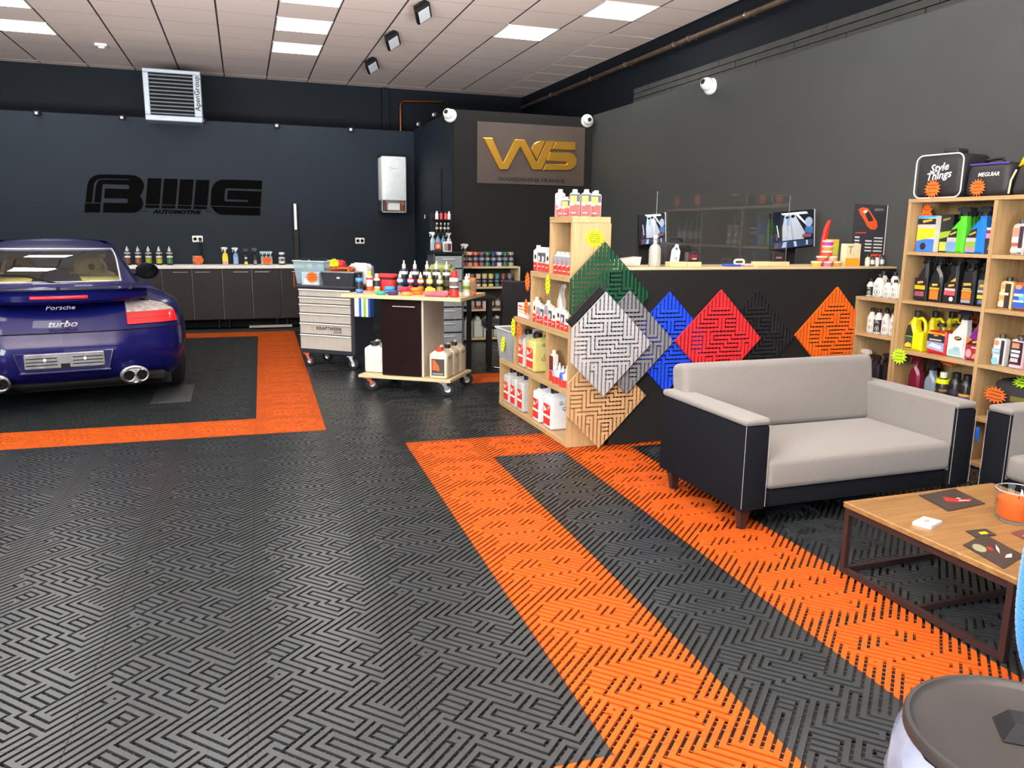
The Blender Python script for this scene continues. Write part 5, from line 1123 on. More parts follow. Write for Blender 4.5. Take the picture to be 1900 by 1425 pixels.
def rw(loc, lab, w, h, pl, rz, grp='red and white bottles on the stepped shelf', d=.045): return flat_bottle(loc, lab, w, d, h, WHT, WHT, pl, grp, rz, .24)
zt = 1.379
for (x, y, w_, h, pl, l) in ((1.915, 4.565, .062, .165, RW, 'tall grey and red bottle at the rear left on the shelf top'), (1.89, 4.495, .06, .122, RW, 'short grey and red bottle at left edge of the shelf top'), (1.895, 4.425, .058, .115, RG, 'short gold and red bottle on the stepped shelf top'),
        (1.915, 4.345, .062, .155, RG, 'tall gold and red bottle, left of three in front on the shelf top'), (1.975, 4.315, .062, .155, RG, 'tall gold and red bottle, middle of three in front on the shelf top'), (2.042, 4.325, .062, .150, RG, 'tall gold and red bottle, rightmost on the shelf top')):
    rw((x, y, zt), l, w_, h, pl, R_(-25))
for i, (x, y) in enumerate(((1.945, 4.42), (2.01, 4.40), (2.07, 4.41), (1.985, 4.50))): rw((x, y, zt), 'tall white-capped bottle in the back rows on shelf top, '+ORD[i]+' from front', .058, .148, RS, R_(-25))
for i, y in enumerate((4.53, 4.462, 4.394, 4.326)): rw((1.90, y, 1.036), 'red and grey bottle in the top compartment of stepped shelf, '+ORD[i]+' from left', .063, .135, RW, NX)
bottle((1.97, 4.36, 1.036), 'bottle with a red cap behind the others in the top compartment', .028, .19, WHT, 'd2322a', ((.05, .5, 'd2322a'),), None, rz=NX)
for i, (y, pl) in enumerate(((4.875, RC), (4.80, RS), (4.73, RS), (4.66, RC))): rw((1.90, y, 1.036), 'white and red bottle standing on the second step, '+ORD[i]+' from left', .065, .165 if i == 0 else .155, pl, NX)
for i, (y, h, pl) in enumerate(((4.87, .165, RC), (4.80, .13, RW), (4.735, .125, RS), (4.665, .16, RW), (4.595, .13, RS), (4.53, .125, RC), (4.46, .155, RC), (4.395, .125, RS), (4.33, .12, RC))):
    rw((1.895, y, .701), 'white and red bottle in the row on the third board, '+ORD[i]+' from left', .058, h, pl, NX, d=.04)
for i, y in enumerate((4.70, 4.50, 4.38)): sprayer((2.0, y, .701), ['white-headed spray bottle in the middle behind the red bottles', 'red and white spray bottle behind the red bottles', 'spray bottle at right end behind the red bottles'][i], .07, .05, .245, WHT, ('efebe2', 'c22a34', 'd8d4cc')[i], (('d2322a', rect(-.4, .4, .03, .3)),), 'spray bottles behind the red bottles', NX, 'round', False)
carton((1.92, 5.10, .701), 'white printed carton lying on the third step with red star', .19, .09, .10, [('c9524a', rect(-.4, .2, .55, .62)), ('b9b2aa', rect(-.4, .3, .36, .42)), ('c9524a', rect(-.4, .0, .72, .86)), ('d2322a', rect(-.5, .5, 0, .05))], rz=NX)
t = thing('red_funnel', 'red plastic cone standing behind the white carton', 'funnel', (2.02, 5.0, .701)); G().use(m_('c8283a')).lathe([(.055, 0), (.05, .02), (.018, .20), (.012, .22), (0, .222)], 20).obj('cone', t); G().use(M['label_white']).lathe([(.010, .223), (.012, .235), (0, .245)], 10).obj('tip', t)
star((1.848, 4.955, .79), (R_(90), 0, NX), 'orange price star on the white carton', M['orange_card'], .045, .06, 10)
star((1.852, 4.585, .965), (R_(90), 0, NX), 'yellow price star hanging below the second step board', M['yellow_card'], .045, .065, 12)
star((1.85, 4.94, .962), (R_(90), 0, NX), 'orange price star hanging at left end of the second step', M['orange_card'], .05, .065, 12)
star((1.848, 5.205, .625), (R_(90), 0, NX), 'yellow price star hanging at left end of the third step', M['yellow_card'], .05, .07, 12)
star((1.846, 5.085, .615), (R_(90), 0, NX), 'orange price star next to the yellow one under third step', M['orange_card'], .05, .065, 12)
star((2.005, 4.249, 1.255), (R_(90), 0, 0), 'big yellow price star on the oak end panel', M['yellow_card'], .068, .058, 14, 5)
JL = (('d2322a', rect(-.40, .40, .10, .60)), ('f2efe8', rect(-.40, .40, .28, .34)), ('f2efe8', ((-.3, .40), (.0, .46), (-.3, .54))), ('e9a79c', ((.0, .42), (.38, .56), (.2, .58))))
jg = 'jerrycans on the stepped shelf'
jerry((1.985, 5.125, .356), 'clear jerrycan on the second lowest board', .115, .22, .265, 'b9b8ae', '1c1c1e', jg, NX, JL)
j = jerry((1.985, 4.945, .356), 'yellowish jerrycan with handwriting on its side', .15, .22, .265, 'c3bd72', '1c1c1e', jg, NX, JL)
for i, (w_, z) in enumerate((('G-Tech', .185), ('W.S', .145), ('Clean', .115), ('Cleaner', .09))): put('lettering', text_mesh(w_, M['ink'], .034, .0003, .0, .2), j, (.0765, .0, z), (R_(90), 0, R_(90)))
for i, y in enumerate((5.43, 5.28, 5.13)): jerry((1.985, y, .035), ['milky jerrycan leftmost on the bottom board', 'milky jerrycan second on the bottom board', 'milky jerrycan third on the bottom board'][i], .115, .22, .262, 'b7b8b4', '1c1c1e', jg, NX, JL)
jerry((1.985, 4.815, .035), 'white jerrycan just right of the bottom divider', .12, .22, .262, 'dfe3e6', '1c1c1e', jg, NX, JL)
j = jerry((1.985, 4.615, .035), 'white jerrycan marked by hand, rightmost on the bottom board', .14, .22, .27, 'dfe3e6', '1c1c1e', jg, NX, JL)
for i, (w_, z) in enumerate((('G-Tech', .175), ('Q D', .14))): put('lettering', text_mesh(w_, M['ink'], .036, .0003, .0, .2), j, (.0715, .0, z), (R_(90), 0, R_(90)))
rw((1.90, 4.565, .356), 'dark red and white bottle beside the handwritten jerrycan', .06, .20, (('d2322a', rect(-.47, .47, .03, .34)), ('5a1c22', rect(-.47, .47, .36, .82))), NX)
for i, y in enumerate((4.50, 4.44, 4.385, 4.325)): bottle((1.885, y, .356), 'small bottle with white nozzle and red base, '+ORD[i]+' in the lower right compartment', .024, .13+.01*(i % 2), ('8a98a8', 'c8ccd4', '3a4f9a', 'c8ccd4')[i], WHT, ((.03, .36, 'd2322a'),), 'small nozzle bottles on the stepped shelf', .4, .3, .62, rz=NX, tip=True)
bx = thing('storage_box', 'clear plastic storage box on the lowest step with yellow star', 'box', (1.965, 5.42, .356), 0)
clr = mat('milky_plastic', 'aeb6ba', .2, var=.05, alpha=.6)
g = G().use(clr)
def frustum(g, a0, b0, a1, b1, z0, z1, th=.003):
    o = [(-a0, -b0, z0), (a0, -b0, z0), (a0, b0, z0), (-a0, b0, z0), (-a1, -b1, z1), (a1, -b1, z1), (a1, b1, z1), (-a1, b1, z1)]
    g.add(o, [(3, 2, 1, 0), (0, 1, 5, 4), (1, 2, 6, 5), (2, 3, 7, 6), (3, 0, 4, 7)])
frustum(g, .095, .145, .118, .172, 0, .225); g.obj('tub', bx, ang=0)
G().use(m_('c9ced0', .3)).tube([(-.122, -.176, .228), (.122, -.176, .228), (.122, .176, .228), (-.122, .176, .228)], .007, 6, True).obj('rim', bx)
for s in (-1, 1): G().use(M['black']).box(-.03, .03, s*.186-.008, s*.186+.008, .17, .228, .005).obj('clip', bx)
for i, (c, x, y, h) in enumerate((('3f8f58', .03, -.09, .09), ('4a4a70', -.02, -.03, .12), ('c26a4a', .04, .05, .10), ('6a6d72', -.03, .10, .08))): tag(G().use(m_(c)).box(1.965+x-.04, 1.965+x+.035, 5.42+y-.035, 5.42+y+.025, .359, .359+h, .01).obj('cloth_bundle'), ['green cloth bundle inside the clear storage box', 'purple-grey cloth bundle inside the clear storage box', 'terracotta cloth bundle inside the clear storage box', 'grey cloth bundle inside the clear storage box'][i], 'cloth')
star((1.845, 5.42, .475), (R_(84), 0, NX), 'yellow price star on the clear storage box', M['yellow_card'], .05, .06, 12)
# ---------------------------------------------------------------- reception desk items
DZ = 1.0855
t = thing('document_tray', 'pale tilted tray at the left end of the desk', 'tray', (2.285, 4.42, DZ)); G().use(m_('d6cfc0')).prism([(-.09, 0), (.085, 0), (.095, .058), (-.09, .035)], -.06, .06, Matrix.Rotation(R_(90), 4, 'X'), .004).obj('tray', t)
b = thing('swing_top_bottle', 'clear glass bottle with white stopper on the desk', 'bottle', (2.452, 4.33, DZ))
G().use(mat('frosted_bottle', 'b9bdb4', .15, var=.04, alpha=.7)).lathe([(.034, 0), (.037, .006), (.037, .105), (.030, .125), (.013, .14), (.012, .165), (.015, .168)], 24).obj('body', b)
G().use(M['label_white']).lathe([(.011, .168), (.013, .176), (.010, .19), (0, .193)], 12).obj('stopper', b); G().use(M['steel']).tube([(-.016, 0, .15), (-.022, -.01, .165), (0, -.018, .172), (.022, -.01, .165), (.016, 0, .15)], .0016, 5).obj('wire', b)
wb = wood('pale_block', 'd9c69a', 'c6ae7c', 'X')
def block(x0, x1, lab): o = G().use(wb).box(x0, x1, 4.275, 4.345, DZ, DZ+.031, .002).obj('wooden_block'); return tag(o, lab, 'wood block', 'pale wooden blocks on the desk')
block(2.535, 2.652, 'pale wooden block beside the glass bottle, left of its pair'); block(2.655, 2.752, 'pale wooden block under the small black card box, right of its pair')
block(3.165, 3.245, 'pale wooden block, leftmost of three in front of the screen'); block(3.247, 3.325, 'pale wooden block, middle of three in front of the screen'); block(3.327, 3.412, 'pale wooden block, rightmost of three in front of the screen')
t = thing('card_sign', 'small white tag sign leaning on the wooden block', 'sign', (2.605, 4.36, DZ), rot=(R_(-8), R_(12), 0)); G().use(M['label_white']).prism([(-.030, 0), (.030, 0), (.030, .10), (.012, .125), (.010, .14), (-.010, .14), (-.012, .125), (-.030, .10)], -.003, .003, Matrix.Rotation(R_(90), 4, 'X')).obj('card', t)
G().use(m_('3a50b0')).prism(ell(0, .112, .009, .009, 10), .003, .0036, Matrix.Rotation(R_(90), 4, 'X')).obj('print', t); put('lettering', text_mesh('1€', M['ink'], .03, .0003), t, (.004, -.0036, .05), FACE_NY)
carton((2.70, 4.31, DZ+.0315), 'small black card box with red mark on the wooden block', .075, .04, .058, [('5a1a20', rect(-.4, .4, .2, .8)), ('c9a9a9', rect(-.1, .3, .25, .38))], base='1a1a1c')
carton((3.335, 4.31, DZ+.0315), 'small black card terminal on the right wooden blocks', .088, .04, .06, [('2c1c20', rect(-.42, .42, .1, .9)), ('8a7a7c', rect(-.25, .25, .35, .5))], base='141416')
t = thing('handbag', 'crumpled black and brown bag on the desk behind wooden block', 'bag', (2.70, 4.54, DZ)); g = G().use(bagm).rbox(-.10, .12, -.06, .06, 0, .15, .045, 4); g.obj('body', t, ang=60); G().use(m_('5a4038', .7)).rbox(-.15, -.09, -.05, .04, 0, .085, .03, 3).obj('pocket', t, ang=60); G().use(bagm).tube([(-.04, 0, .14), (-.03, -.01, .175), (.05, -.01, .17), (.07, 0, .14)], .008, 6).obj('handle', t)
t = thing('tape_dispenser', 'white oval handle on blue cloth in middle of desk', 'dispenser', (3.065, 4.33, DZ+.008))
G().use(M['cream']).tube([(x, 0, .02+z) for x, z in arc(.02, 0, .016, .014, -90, 90, 6)+arc(-.02, 0, .016, .014, 90, 270, 6)], .007, 8, True).obj('ring', t)
o = G().use(m_('2444b8', .8)).rbox(-.075, .03, -.03, .04, 0, .014, .006, 2).obj('blue_cloth', loc=(3.05, 4.37-.02, DZ)); tag(o, 'folded blue cloth lying under the white handle', 'cloth')
o = G().use(m_('c9a59a', .8)).rbox(-.03, .03, -.02, .02, 0, .018, .007, 2).obj('sponge', loc=(3.128, 4.33, DZ)); tag(o, 'small pinkish sponge beside the white handle', 'sponge')
def tub(x, z, c, lab, y=4.31):
    t = thing('wax_tub', lab, 'tub', (x, y, DZ+z), 0, 'small wax tubs stacked in a pyramid')
    put('pot', cached(('tub', c), lambda: G().use(m_(c, .4)).lathe([(.030, 0), (.034, .022), (.033, .023)], 18).mesh('pot')), t); put('lid', cached('tublid', lambda: G().use(m_('e6d2b0', .4)).lathe([(.035, .022), (.037, .024), (.037, .031), (.034, .033)], 18).mesh('lid')), t)
for x, z, c, l in ((3.655, 0, 'e0a63c', 'yellow wax tub, left of the bottom row'), (3.735, 0, 'c86a9a', 'pink wax tub, middle of the bottom row'), (3.815, 0, 'd98a3a', 'orange wax tub, right of the bottom row'), (3.695, .034, 'b8503c', 'brown-red wax tub, left of the second row'), (3.775, .034, 'e0a888', 'peach wax tub, right of the second row'), (3.735, .068, 'd0483c', 'red wax tub, lowest of the three on top'), (3.735, .102, 'e08a50', 'orange wax tub, middle of the three on top'), (3.735, .136, 'a8389a', 'purple wax tub at the very top of the pyramid')): tub(x, z, c, l)
carton((3.845, 4.40, DZ), 'yellow and green printed pouch behind the wax tubs', .085, .04, .175, [('b8c83a', rect(-.45, .45, .45, .8)), ('e8b43c', rect(-.45, .45, .8, .98)), ('c9a080', rect(-.45, .45, .05, .42))], base='d8b03c', name='pouch', cat='pouch')
t = thing('red_scraper', 'tall red pointed plastic tool standing behind the tubs', 'tool', (3.835, 4.47, DZ)); G().use(m_('d8281e')).prism([(-.018, 0), (.016, 0), (.018, .17), (.036, .29), (.038, .305), (.026, .30), (.0, .25), (-.018, .16)], -.012, .012, Matrix.Rotation(R_(90), 4, 'X'), .004).obj('blade', t)
c = carton((3.945, 4.33, DZ), 'cream box with orange base and letter T on the desk', .125, .05, .148, [('dc9c28', rect(-.5, .5, 0, .36)), ('e6dcae', rect(-.42, .42, .42, .95))], base='e9e0bc'); put('lettering', text_mesh('T', m_('7a7460'), .07, .0003), c, (-.025, -.0268, .105), FACE_NY)
for i, (x, c_2, h) in enumerate(((4.045, 'b8c0a0', .075), (4.085, '2a2c34', .07), (4.125, 'd0d0ca', .072), (4.165, '3a4664', .075))): bottle((x, 4.275, DZ), 'tiny bottle with white label before the poster, '+ORD[i]+' from left', .016, h, c_2, '1c1c1e', ((.2, .6, 'e8e6de'),), 'tiny bottles before the poster', .5, .16, .75)
ps = thing('price_poster', 'dark price list poster with an orange car, right end of desk', 'poster', (3.985, 4.375, DZ+.003), 0, rot=(R_(-3), R_(1.5), R_(-9)))
G().use(m_('2e3036', .35)).box(0, .245, -.006, 0, 0, .41).obj('board', ps); G().use(m_('e2e2e0')).box(.2455, .2505, -.008, 0, 0, .41).obj('edge_strip', ps)
def ppoly(c, pl, d=0): G().use(m_(c, .4)).prism(pl if sum(pl[i-1][0]*pl[i][1]-pl[i][0]*pl[i-1][1] for i in range(len(pl))) > 0 else pl[::-1], .006, .0065+.0003*d, Matrix.Rotation(R_(90), 4, 'X')).obj('print', ps, ang=0)
ppoly('d8542a', [(.03, .375), (.06, .39), (.10, .385), (.14, .34), (.175, .30), (.185, .265), (.17, .245), (.135, .245), (.105, .265), (.075, .31), (.045, .345)])
ppoly('23262c', [(.075, .365), (.10, .37), (.13, .335), (.15, .305), (.115, .295), (.09, .33)], 1); ppoly('e8ddd6', [(.06, .36), (.085, .375), (.10, .368), (.085, .35)], 2)
ppoly('c0382c', [(.02, .215), (.10, .218), (.10, .226), (.02, .222)])
for r in range(5):
    z = .185-.022*r
    for x0, x1 in ((.02, .055), (.10, .15), (.165, .23)):
        if r < 1 and x0 == .10: continue
        ppoly('e8e8e4', [(x0, z), (x1, z), (x1, z+.009), (x0, z+.009)])
ppoly('e8552c', [(.15, .055), (.235, .055), (.235, .08), (.15, .08)]); ppoly('6a6c72', [(.15, .37), (.22, .372), (.22, .388), (.15, .386)])
# plexiglass counter screen
px = thing('counter_screen', 'clear plexiglass screen standing on the reception desk', 'screen', (2.49, 4.40, DZ))
G().use(glass('plexiglass', (.95, .96, .96), 1.0, 1.42)).box(0, .985, -.002, .002, .0, .455).obj('pane', px, ang=0)
for x in (.0, .985): G().use(m_('9aa0a0', .2, alpha=.5)).box(x-.001, x+.001, -.0025, .0025, 0, .455).obj('edge', px, ang=0)
for x in (.06, .92): G().use(clr).box(x-.01, x+.01, -.045, .045, 0, .012, .002).obj('foot', px)
# monitors with the surveillance picture
def monitor(x, y, z, w_, h, rz, lab, roll):
    t = thing('monitor', lab, 'monitor', (x, y, z), rot=(0, R_(roll), rz)); E = lambda c, e=.9: mat('scr_'+c, c, .3, var=0, emit=e)
    G().use(M['black']).box(-w_/2, w_/2, 0, .03, 0, h, .005).obj('housing', t); G().use(m_('d8d8d6', .3)).box(w_/2+.0005, w_/2+.006, -.002, .028, 0, h).obj('edge_strip', t)  # pale strip stands in for the highlight along the right edge
    s = G().use(E('151a26')).box(-w_*.48, w_*.48, -.003, -.0005, h*.03, h*.97).obj('screen', t, ang=0)
    G().use(M['black']).box(-.03, .03, .031, .062, .02, .09).obj('wall_arm', t)
    k = [0]
    def sp_(c, pl):
        k[0] += 1; q = [(x_*w_, z_*h) for x_, z_ in pl]
        if sum(q[i-1][0]*q[i][1]-q[i][0]*q[i-1][1] for i in range(len(q))) < 0: q = q[::-1]
        G().use(E(c)).prism(q, .003, .0032+.0001*k[0], Matrix.Rotation(R_(90), 4, 'X')).obj('screen_picture', s, ang=0)
    sp_('a9b2bd', [(-.26, .24), (.24, .24), (.28, .4), (.02, .92), (-.20, .95), (-.26, .6)]); sp_('8d97a4', [(-.02, .24), (.01, .24), (-.08, .9), (-.10, .9)]); sp_('dfe6ee', [(-.30, .96), (.30, .96), (.34, .90), (-.26, .91)]); sp_('d8dee6', [(.02, .92), (.30, .60), (.30, .66), (.08, .94)])
    sp_('6f9ac8', [(-.16, .62), (-.10, .62), (-.09, .80), (-.16, .80)]); sp_('10131a', tuple(ell(-.14, .84, .05, .035))); sp_('10131a', tuple(ell(-.02, .86, .045, .04))); sp_('3a5f94', [(.26, .40), (.46, .36), (.46, .56), (.28, .56)]); sp_('8fa3b8', tuple(ell(.36, .68, .09, .13))); sp_('c9d2dc', [(-.36, .34), (-.33, .34), (-.38, .66), (-.40, .66)]); sp_('5a3a48', [(-.40, .26), (-.36, .26), (-.36, .42), (-.42, .44)])
    sp_('2b3a56', [(-.46, .05), (.46, .05), (.46, .215), (-.46, .215)]); sp_('9fb6d8', [(-.28, .06), (-.18, .06), (-.16, .20), (-.24, .20)]); sp_('b4c4dc', [(.02, .06), (.08, .06), (.06, .20), (.0, .20)]); sp_('6a3a50', [(-.44, .07), (-.34, .07), (-.36, .18), (-.42, .19)]); sp_('c0c8d4', [(.30, .08), (.34, .08), (.34, .2), (.3, .2)]); sp_('7a4450', [(.20, .28), (.42, .28), (.42, .36), (.22, .37)])
    return t
monitor(2.755, 4.90, 1.205, .212, .218, R_(6), 'smaller wall monitor behind the desk showing a surveillance view, left', -4)
monitor(3.93, 4.90, 1.185, .40, .275, R_(4), 'larger monitor behind the desk showing a surveillance view, right', -5)
for i, (x0, x1) in enumerate(((2.66, 2.86), (3.84, 4.03))):
    t = thing('monitor_stand', ['dark pedestal stand under the smaller monitor', 'dark pedestal stand under the larger monitor'][i], 'stand', ((x0+x1)/2, 4.95, .0)); hw = (x1-x0)/2
    G().use(M['matte_black']).box(-hw, hw, -.0, .20, .002, .72, .004).obj('cabinet', t); G().use(mat('stand_dark', '1c1d20', .5)).box(-hw*.8, hw*.8, .02, .05, .721, 1.30, .004).obj('upright', t)
# ---------------------------------------------------------------- workshop trolley load
cT, sT = math.cos(TR), math.sin(TR)
def TP(u, v, z=.781): return (.935+u*cT-v*sT, 6.356+u*sT+v*cT, z)
tb = 'bottles at the back of the workshop trolley'
for i, (u, c, acc) in enumerate(((.175, '22304a', '3a6a9a'), (.275, '3a1f38', '9a4a78'), (.385, '3a2a20', '8a5a38'), (.470, '2a2c26', '6a6a4a'), (.56, '3a3c2c', '8a8a60'))):
    bottle(TP(u, .53), 'tall dark bottle with white nozzle in trolley back row, '+ORD[i]+' from left', .033, .255, c, 'cfcabb', ((.10, .48, '15161a'), (.20, .40, acc), (.54, .64, 'dfe4ea')), tb, .38, .26, .70, rz=TR, tip=True)
for i, (u, acc) in enumerate(((.19, '4a7a9a'), (.285, 'a8344a'), (.375, 'b86a2a'), (.455, 'b8b42a'), (.545, '8a8c52'))):
    bottle(TP(u, .41), 'small dark bottle with white nozzle on trolley, '+ORD[i]+' from left', .026, .165, acc, 'd6d0c0', ((.30, .44, '1a1b20'), (.50, .62, 'dfe4ea')), tb, .42, .28, .66, rz=TR, tip=True)
bottle(TP(-.046, .13), 'blue-capped bottle with blue base at left end of the trolley', .030, .15, '2e5fae', '1a1c22', ((.10, .20, '6a86c4'), (.22, .60, '1c2026'), (.68, .80, '4a9ac8')), None, .45, .18, .82, rz=TR)
bottle(TP(-.008, .24), 'red and white bottle near left end of the trolley', .027, .17, 'e8d8c8', 'd8c83a', ((.05, .28, 'd8502c'), (.35, .6, 'e6e0d6'), (.6, .7, 'c8383a')), None, .45, .2, .76, rz=TR)
bottle(TP(.03, .30), 'cream bottle beside the red and white one on trolley', .026, .15, 'e6dcc4', 'd6c8a8', ((.08, .2, 'd8a83c'), (.3, .62, '2c2e38')), None, .45, .22, .74, rz=TR)
rc_ = thing('red_case', 'soft red case with zip on the trolley behind the pads', 'case', TP(.07, .40), TR); red_f = m_('b8282e', .7); G().use(red_f).rbox(-.085, .085, -.06, .06, 0, .105, .02, 3).obj('body', rc_, ang=50); G().use(red_f).rbox(-.086, .086, -.061, .061, .108, .145, .018, 3).obj('lid', rc_, ang=50); G().use(M['ink']).box(-.0862, .0862, -.0612, .0612, .1045, .1085).obj('zip', rc_)
def pad(u, v, c, lab, k=0, z=.781, r=.042):
    t = thing('polishing_pad', lab, 'pad', TP(u, v, z), TR+.2*k, 'foam polishing pads on the trolley')
    put('foam', cached(('pad', c, r), lambda: G().use(m_(c, .8)).lathe([(r*.88, 0), (r, .006), (r, .018), (r*.9, .026)], 24).mesh('foam')), t)
for a in ((.175, .06, '2a9a84', 'teal foam pad at the trolley front left'), (.20, .19, '2a74b8', 'blue foam pad, lower of the two blue ones'), (.19, .20, '3a94d8', 'blue foam pad lying on the other blue pad', 1, .808), (.285, .05, '3a2450', 'dark purple foam pad at the trolley front'), (.33, .20, 'c02a44', 'crimson foam pad under another crimson one'), (.315, .20, 'd8304c', 'crimson foam pad on top of the other', 1, .808), (.405, .045, 'f0964a', 'light orange foam pad at the trolley front'), (.445, .17, 'f0701c', 'orange foam pad under another orange one'), (.425, .19, 'f58428', 'orange foam pad on top of the other', 1, .808), (.57, .15, 'e6d41c', 'yellow foam pad under another yellow one'), (.555, .17, 'f0e43a', 'yellow foam pad on top of the other', 1, .808), (.66, .22, 'b4d02a', 'lime green foam pad near the cloth')): pad(*a)
cl_ = thing('chenille_mitt', 'pink looped chenille mitt on the trolley front edge', 'mitt', TP(.652, .055), TR); g = G().use(m_('c8707a', .9, var=.25, scale=60)); rr = random.Random(4)
for i in range(60):
    u, v, zz = rr.uniform(-.09, .09), rr.uniform(-.035, .035), rr.uniform(.012, .036); g.lathe([(0, -.013), (.011, -.006), (.013, .002), (.008, .011), (0, .013)], 6, c=(u, v, zz))
g.obj('loops', cl_)['kind'] = 'stuff'; G().use(m_('b85a68', .9)).rbox(-.095, .095, -.04, .04, .0, .035, .016, 3).obj('core', cl_)
bottle(TP(.792, .07), 'red bottle with white label and red cap on trolley front right', .036, .20, 'c8302c', 'c83030', ((.36, .74, 'e6e2da'), (.42, .6, '5a4a44'), (.30, .35, '2a2a2c')), None, .5, .18, .78, rz=TR)
bottle(TP(.85, .20), 'clear bottle with yellow-green label at the trolley corner', .032, .175, 'c6c8b8', 'd8d4c8', ((.2, .62, 'aab48a'), (.3, .45, '8aa02a')), None, .4, .26, .72, rz=TR, tip=True)
bottle(TP(.815, .36), 'clear bottle with white nozzle behind the trolley corner bottles', .028, .17, 'b4b6ac', 'd8d4c8', ((.2, .5, '8a8c7a'),), None, .4, .26, .72, rz=TR, tip=True)
bottle(TP(.86, .31), 'orange and cream labelled bottle at the trolley right end', .032, .165, 'e0762a', '3a3a38', ((.12, .78, 'e08030'), (.16, .7, 'e8dcc0')), None, .5, .14, .82, rz=TR+.6)
t = thing('white_cap', 'small white plastic cap lying by the clear bottle', 'cap', TP(.815, .13), 0); G().use(M['label_white']).lathe([(.016, 0), (.017, .02), (.012, .026), (0, .027)], 12).obj('shell', t)
jerry(TP(.085, .16, .136), 'translucent jerrycan on the left end of the trolley base', .165, .15, .26, 'cdd3cc', '22242a', 'jerrycans on the trolley base', TR)
jl2 = (('3a3634', rect(-.36, .36, .10, .62)), ('d85a28', ((-.30, .28), (.1, .24), (.05, .4), (-.18, .58), (-.30, .58))), ('8a8684', rect(-.3, .3, .13, .18)))
for i, v in enumerate((.075, .235, .395)):
    q = jerry(TP(.68, v, .136), ['cream jerrycan with an orange label at the trolley front', 'middle cream jerrycan on the trolley base', 'rear cream jerrycan on the trolley base'][i], .15, .148, .255, 'd9cfb6', 'b03a34' if i == 0 else '2a2a2c', 'jerrycans on the trolley base', TR, jl2 if i == 0 else None)
    for zz in (.165, .145): put('lettering', text_mesh('CleanPro' if zz > .15 else '5 L', M['ink'], .022, .0003), q, (.0756, 0, zz), (R_(90), 0, R_(90)))
# ---------------------------------------------------------------- tool cart load
cK, sK = math.cos(KR), math.sin(KR)
def KP(u, v, z=.769): return (.572+u*cK-v*sK, 7.704+u*sK+v*cK, z)
bx = thing('storage_box', 'clear blue-tinted open box with bottles on the tool cart', 'box', KP(.055, .245), KR)
bc = mat('blue_tint_plastic', 'a8c4cc', .2, var=.06, alpha=.55); g = G().use(bc); frustum(g, .15, .11, .175, .13, 0, .215); g.obj('tub', bx, ang=0)
G().use(m_('b8ccd2', .3)).tube([(-.178, -.132, .216), (.178, -.132, .216), (.178, .132, .216), (-.178, .132, .216)], .006, 6, True).obj('rim', bx)
for i, (u, v, c) in enumerate(((-.03, .18, '6fae3a'), (.03, .24, '5a9ad0'), (.08, .20, '3a4a5a'), (.13, .26, '8ab0c0'), (.16, .20, '2a5a8a'))): sprayer(KP(u, v, .772), 'spray bottle inside the clear box on the cart, '+ORD[i]+' from left', .05, .045, .225, c, '1a1b20', (), 'spray bottles inside the clear box', KR, 'round', False)
carton(KP(.14, .065), 'clear box with white label at the cart front', .19, .10, .12, [('e2e4e0', rect(-.35, .35, .1, .5)), ('9ac4dc', rect(-.45, .45, .55, .95))], rz=KR, base='aac2c8')
db = thing('lunch_box', 'dark transparent lidded box at the cart front right', 'box', KP(.435, .09), KR)
g = G().use(mat('smoked_box', '33363b', .2, var=.1)); frustum(g, .155, .065, .175, .08, 0, .12); g.obj('tub', db, ang=0); G().use(mat('smoked_lid', '7d8388', .15, var=.1)).rbox(-.18, .18, -.085, .085, .121, .135, .006, 2).obj('lid', db); G().use(m_('d8dcdc')).box(.0, .03, -.088, -.079, .07, .085).obj('latch', db)
crumple = lambda c: m_(c, .6, bump=.5, var=.1, scale=30)
def pile(loc, lab, c, w_, d, h, rz, nm='plastic_bag', cat='bag', sd=1):
    t = thing(nm, lab, cat, loc, rz); g = G().use(crumple(c)); g.rbox(-w_/2, w_/2, -d/2, d/2, 0, h, min(h, d)*.42, 5); r_ = random.Random(sd)
    g.v = [(x+r_.uniform(-.012, .012), y+r_.uniform(-.01, .01), max(0, z+r_.uniform(-.012, .012)) if z > .01 else 0) for x, y, z in g.v]; g.obj('body', t, ang=180); return t
pile(KP(.53, .275), 'white crumpled plastic bag at back of the tool cart', 'd6d8d8', .24, .13, .20, KR, sd=2)
pile(KP(.315, .25), 'red cloth bundle heaped behind the dark box', 'b8283a', .11, .12, .225, KR, 'cloth_bundle', 'cloth', 3)
pile(KP(.435, .09, .905), 'orange and blue wrapped cloths on the dark box lid', 'e0703a', .22, .10, .035, KR, 'cloth_bundle', 'cloth', 4)
xfs = (R_(90), 0, KR)
star(KP(.165, .008, .845), xfs, 'orange price star on the clear box at the cart front', M['orange_card'], .075, .06, 14)
star(KP(.305, .17, .965), xfs, 'yellow price star in the middle of the cart load', M['yellow_card'], .06, .055, 14)
star(KP(-.102, .10, .80), (R_(90), 0, KR-R_(60)), 'orange price star hanging at the left end of the tool cart', M['orange_card'], .035, .07, 12)
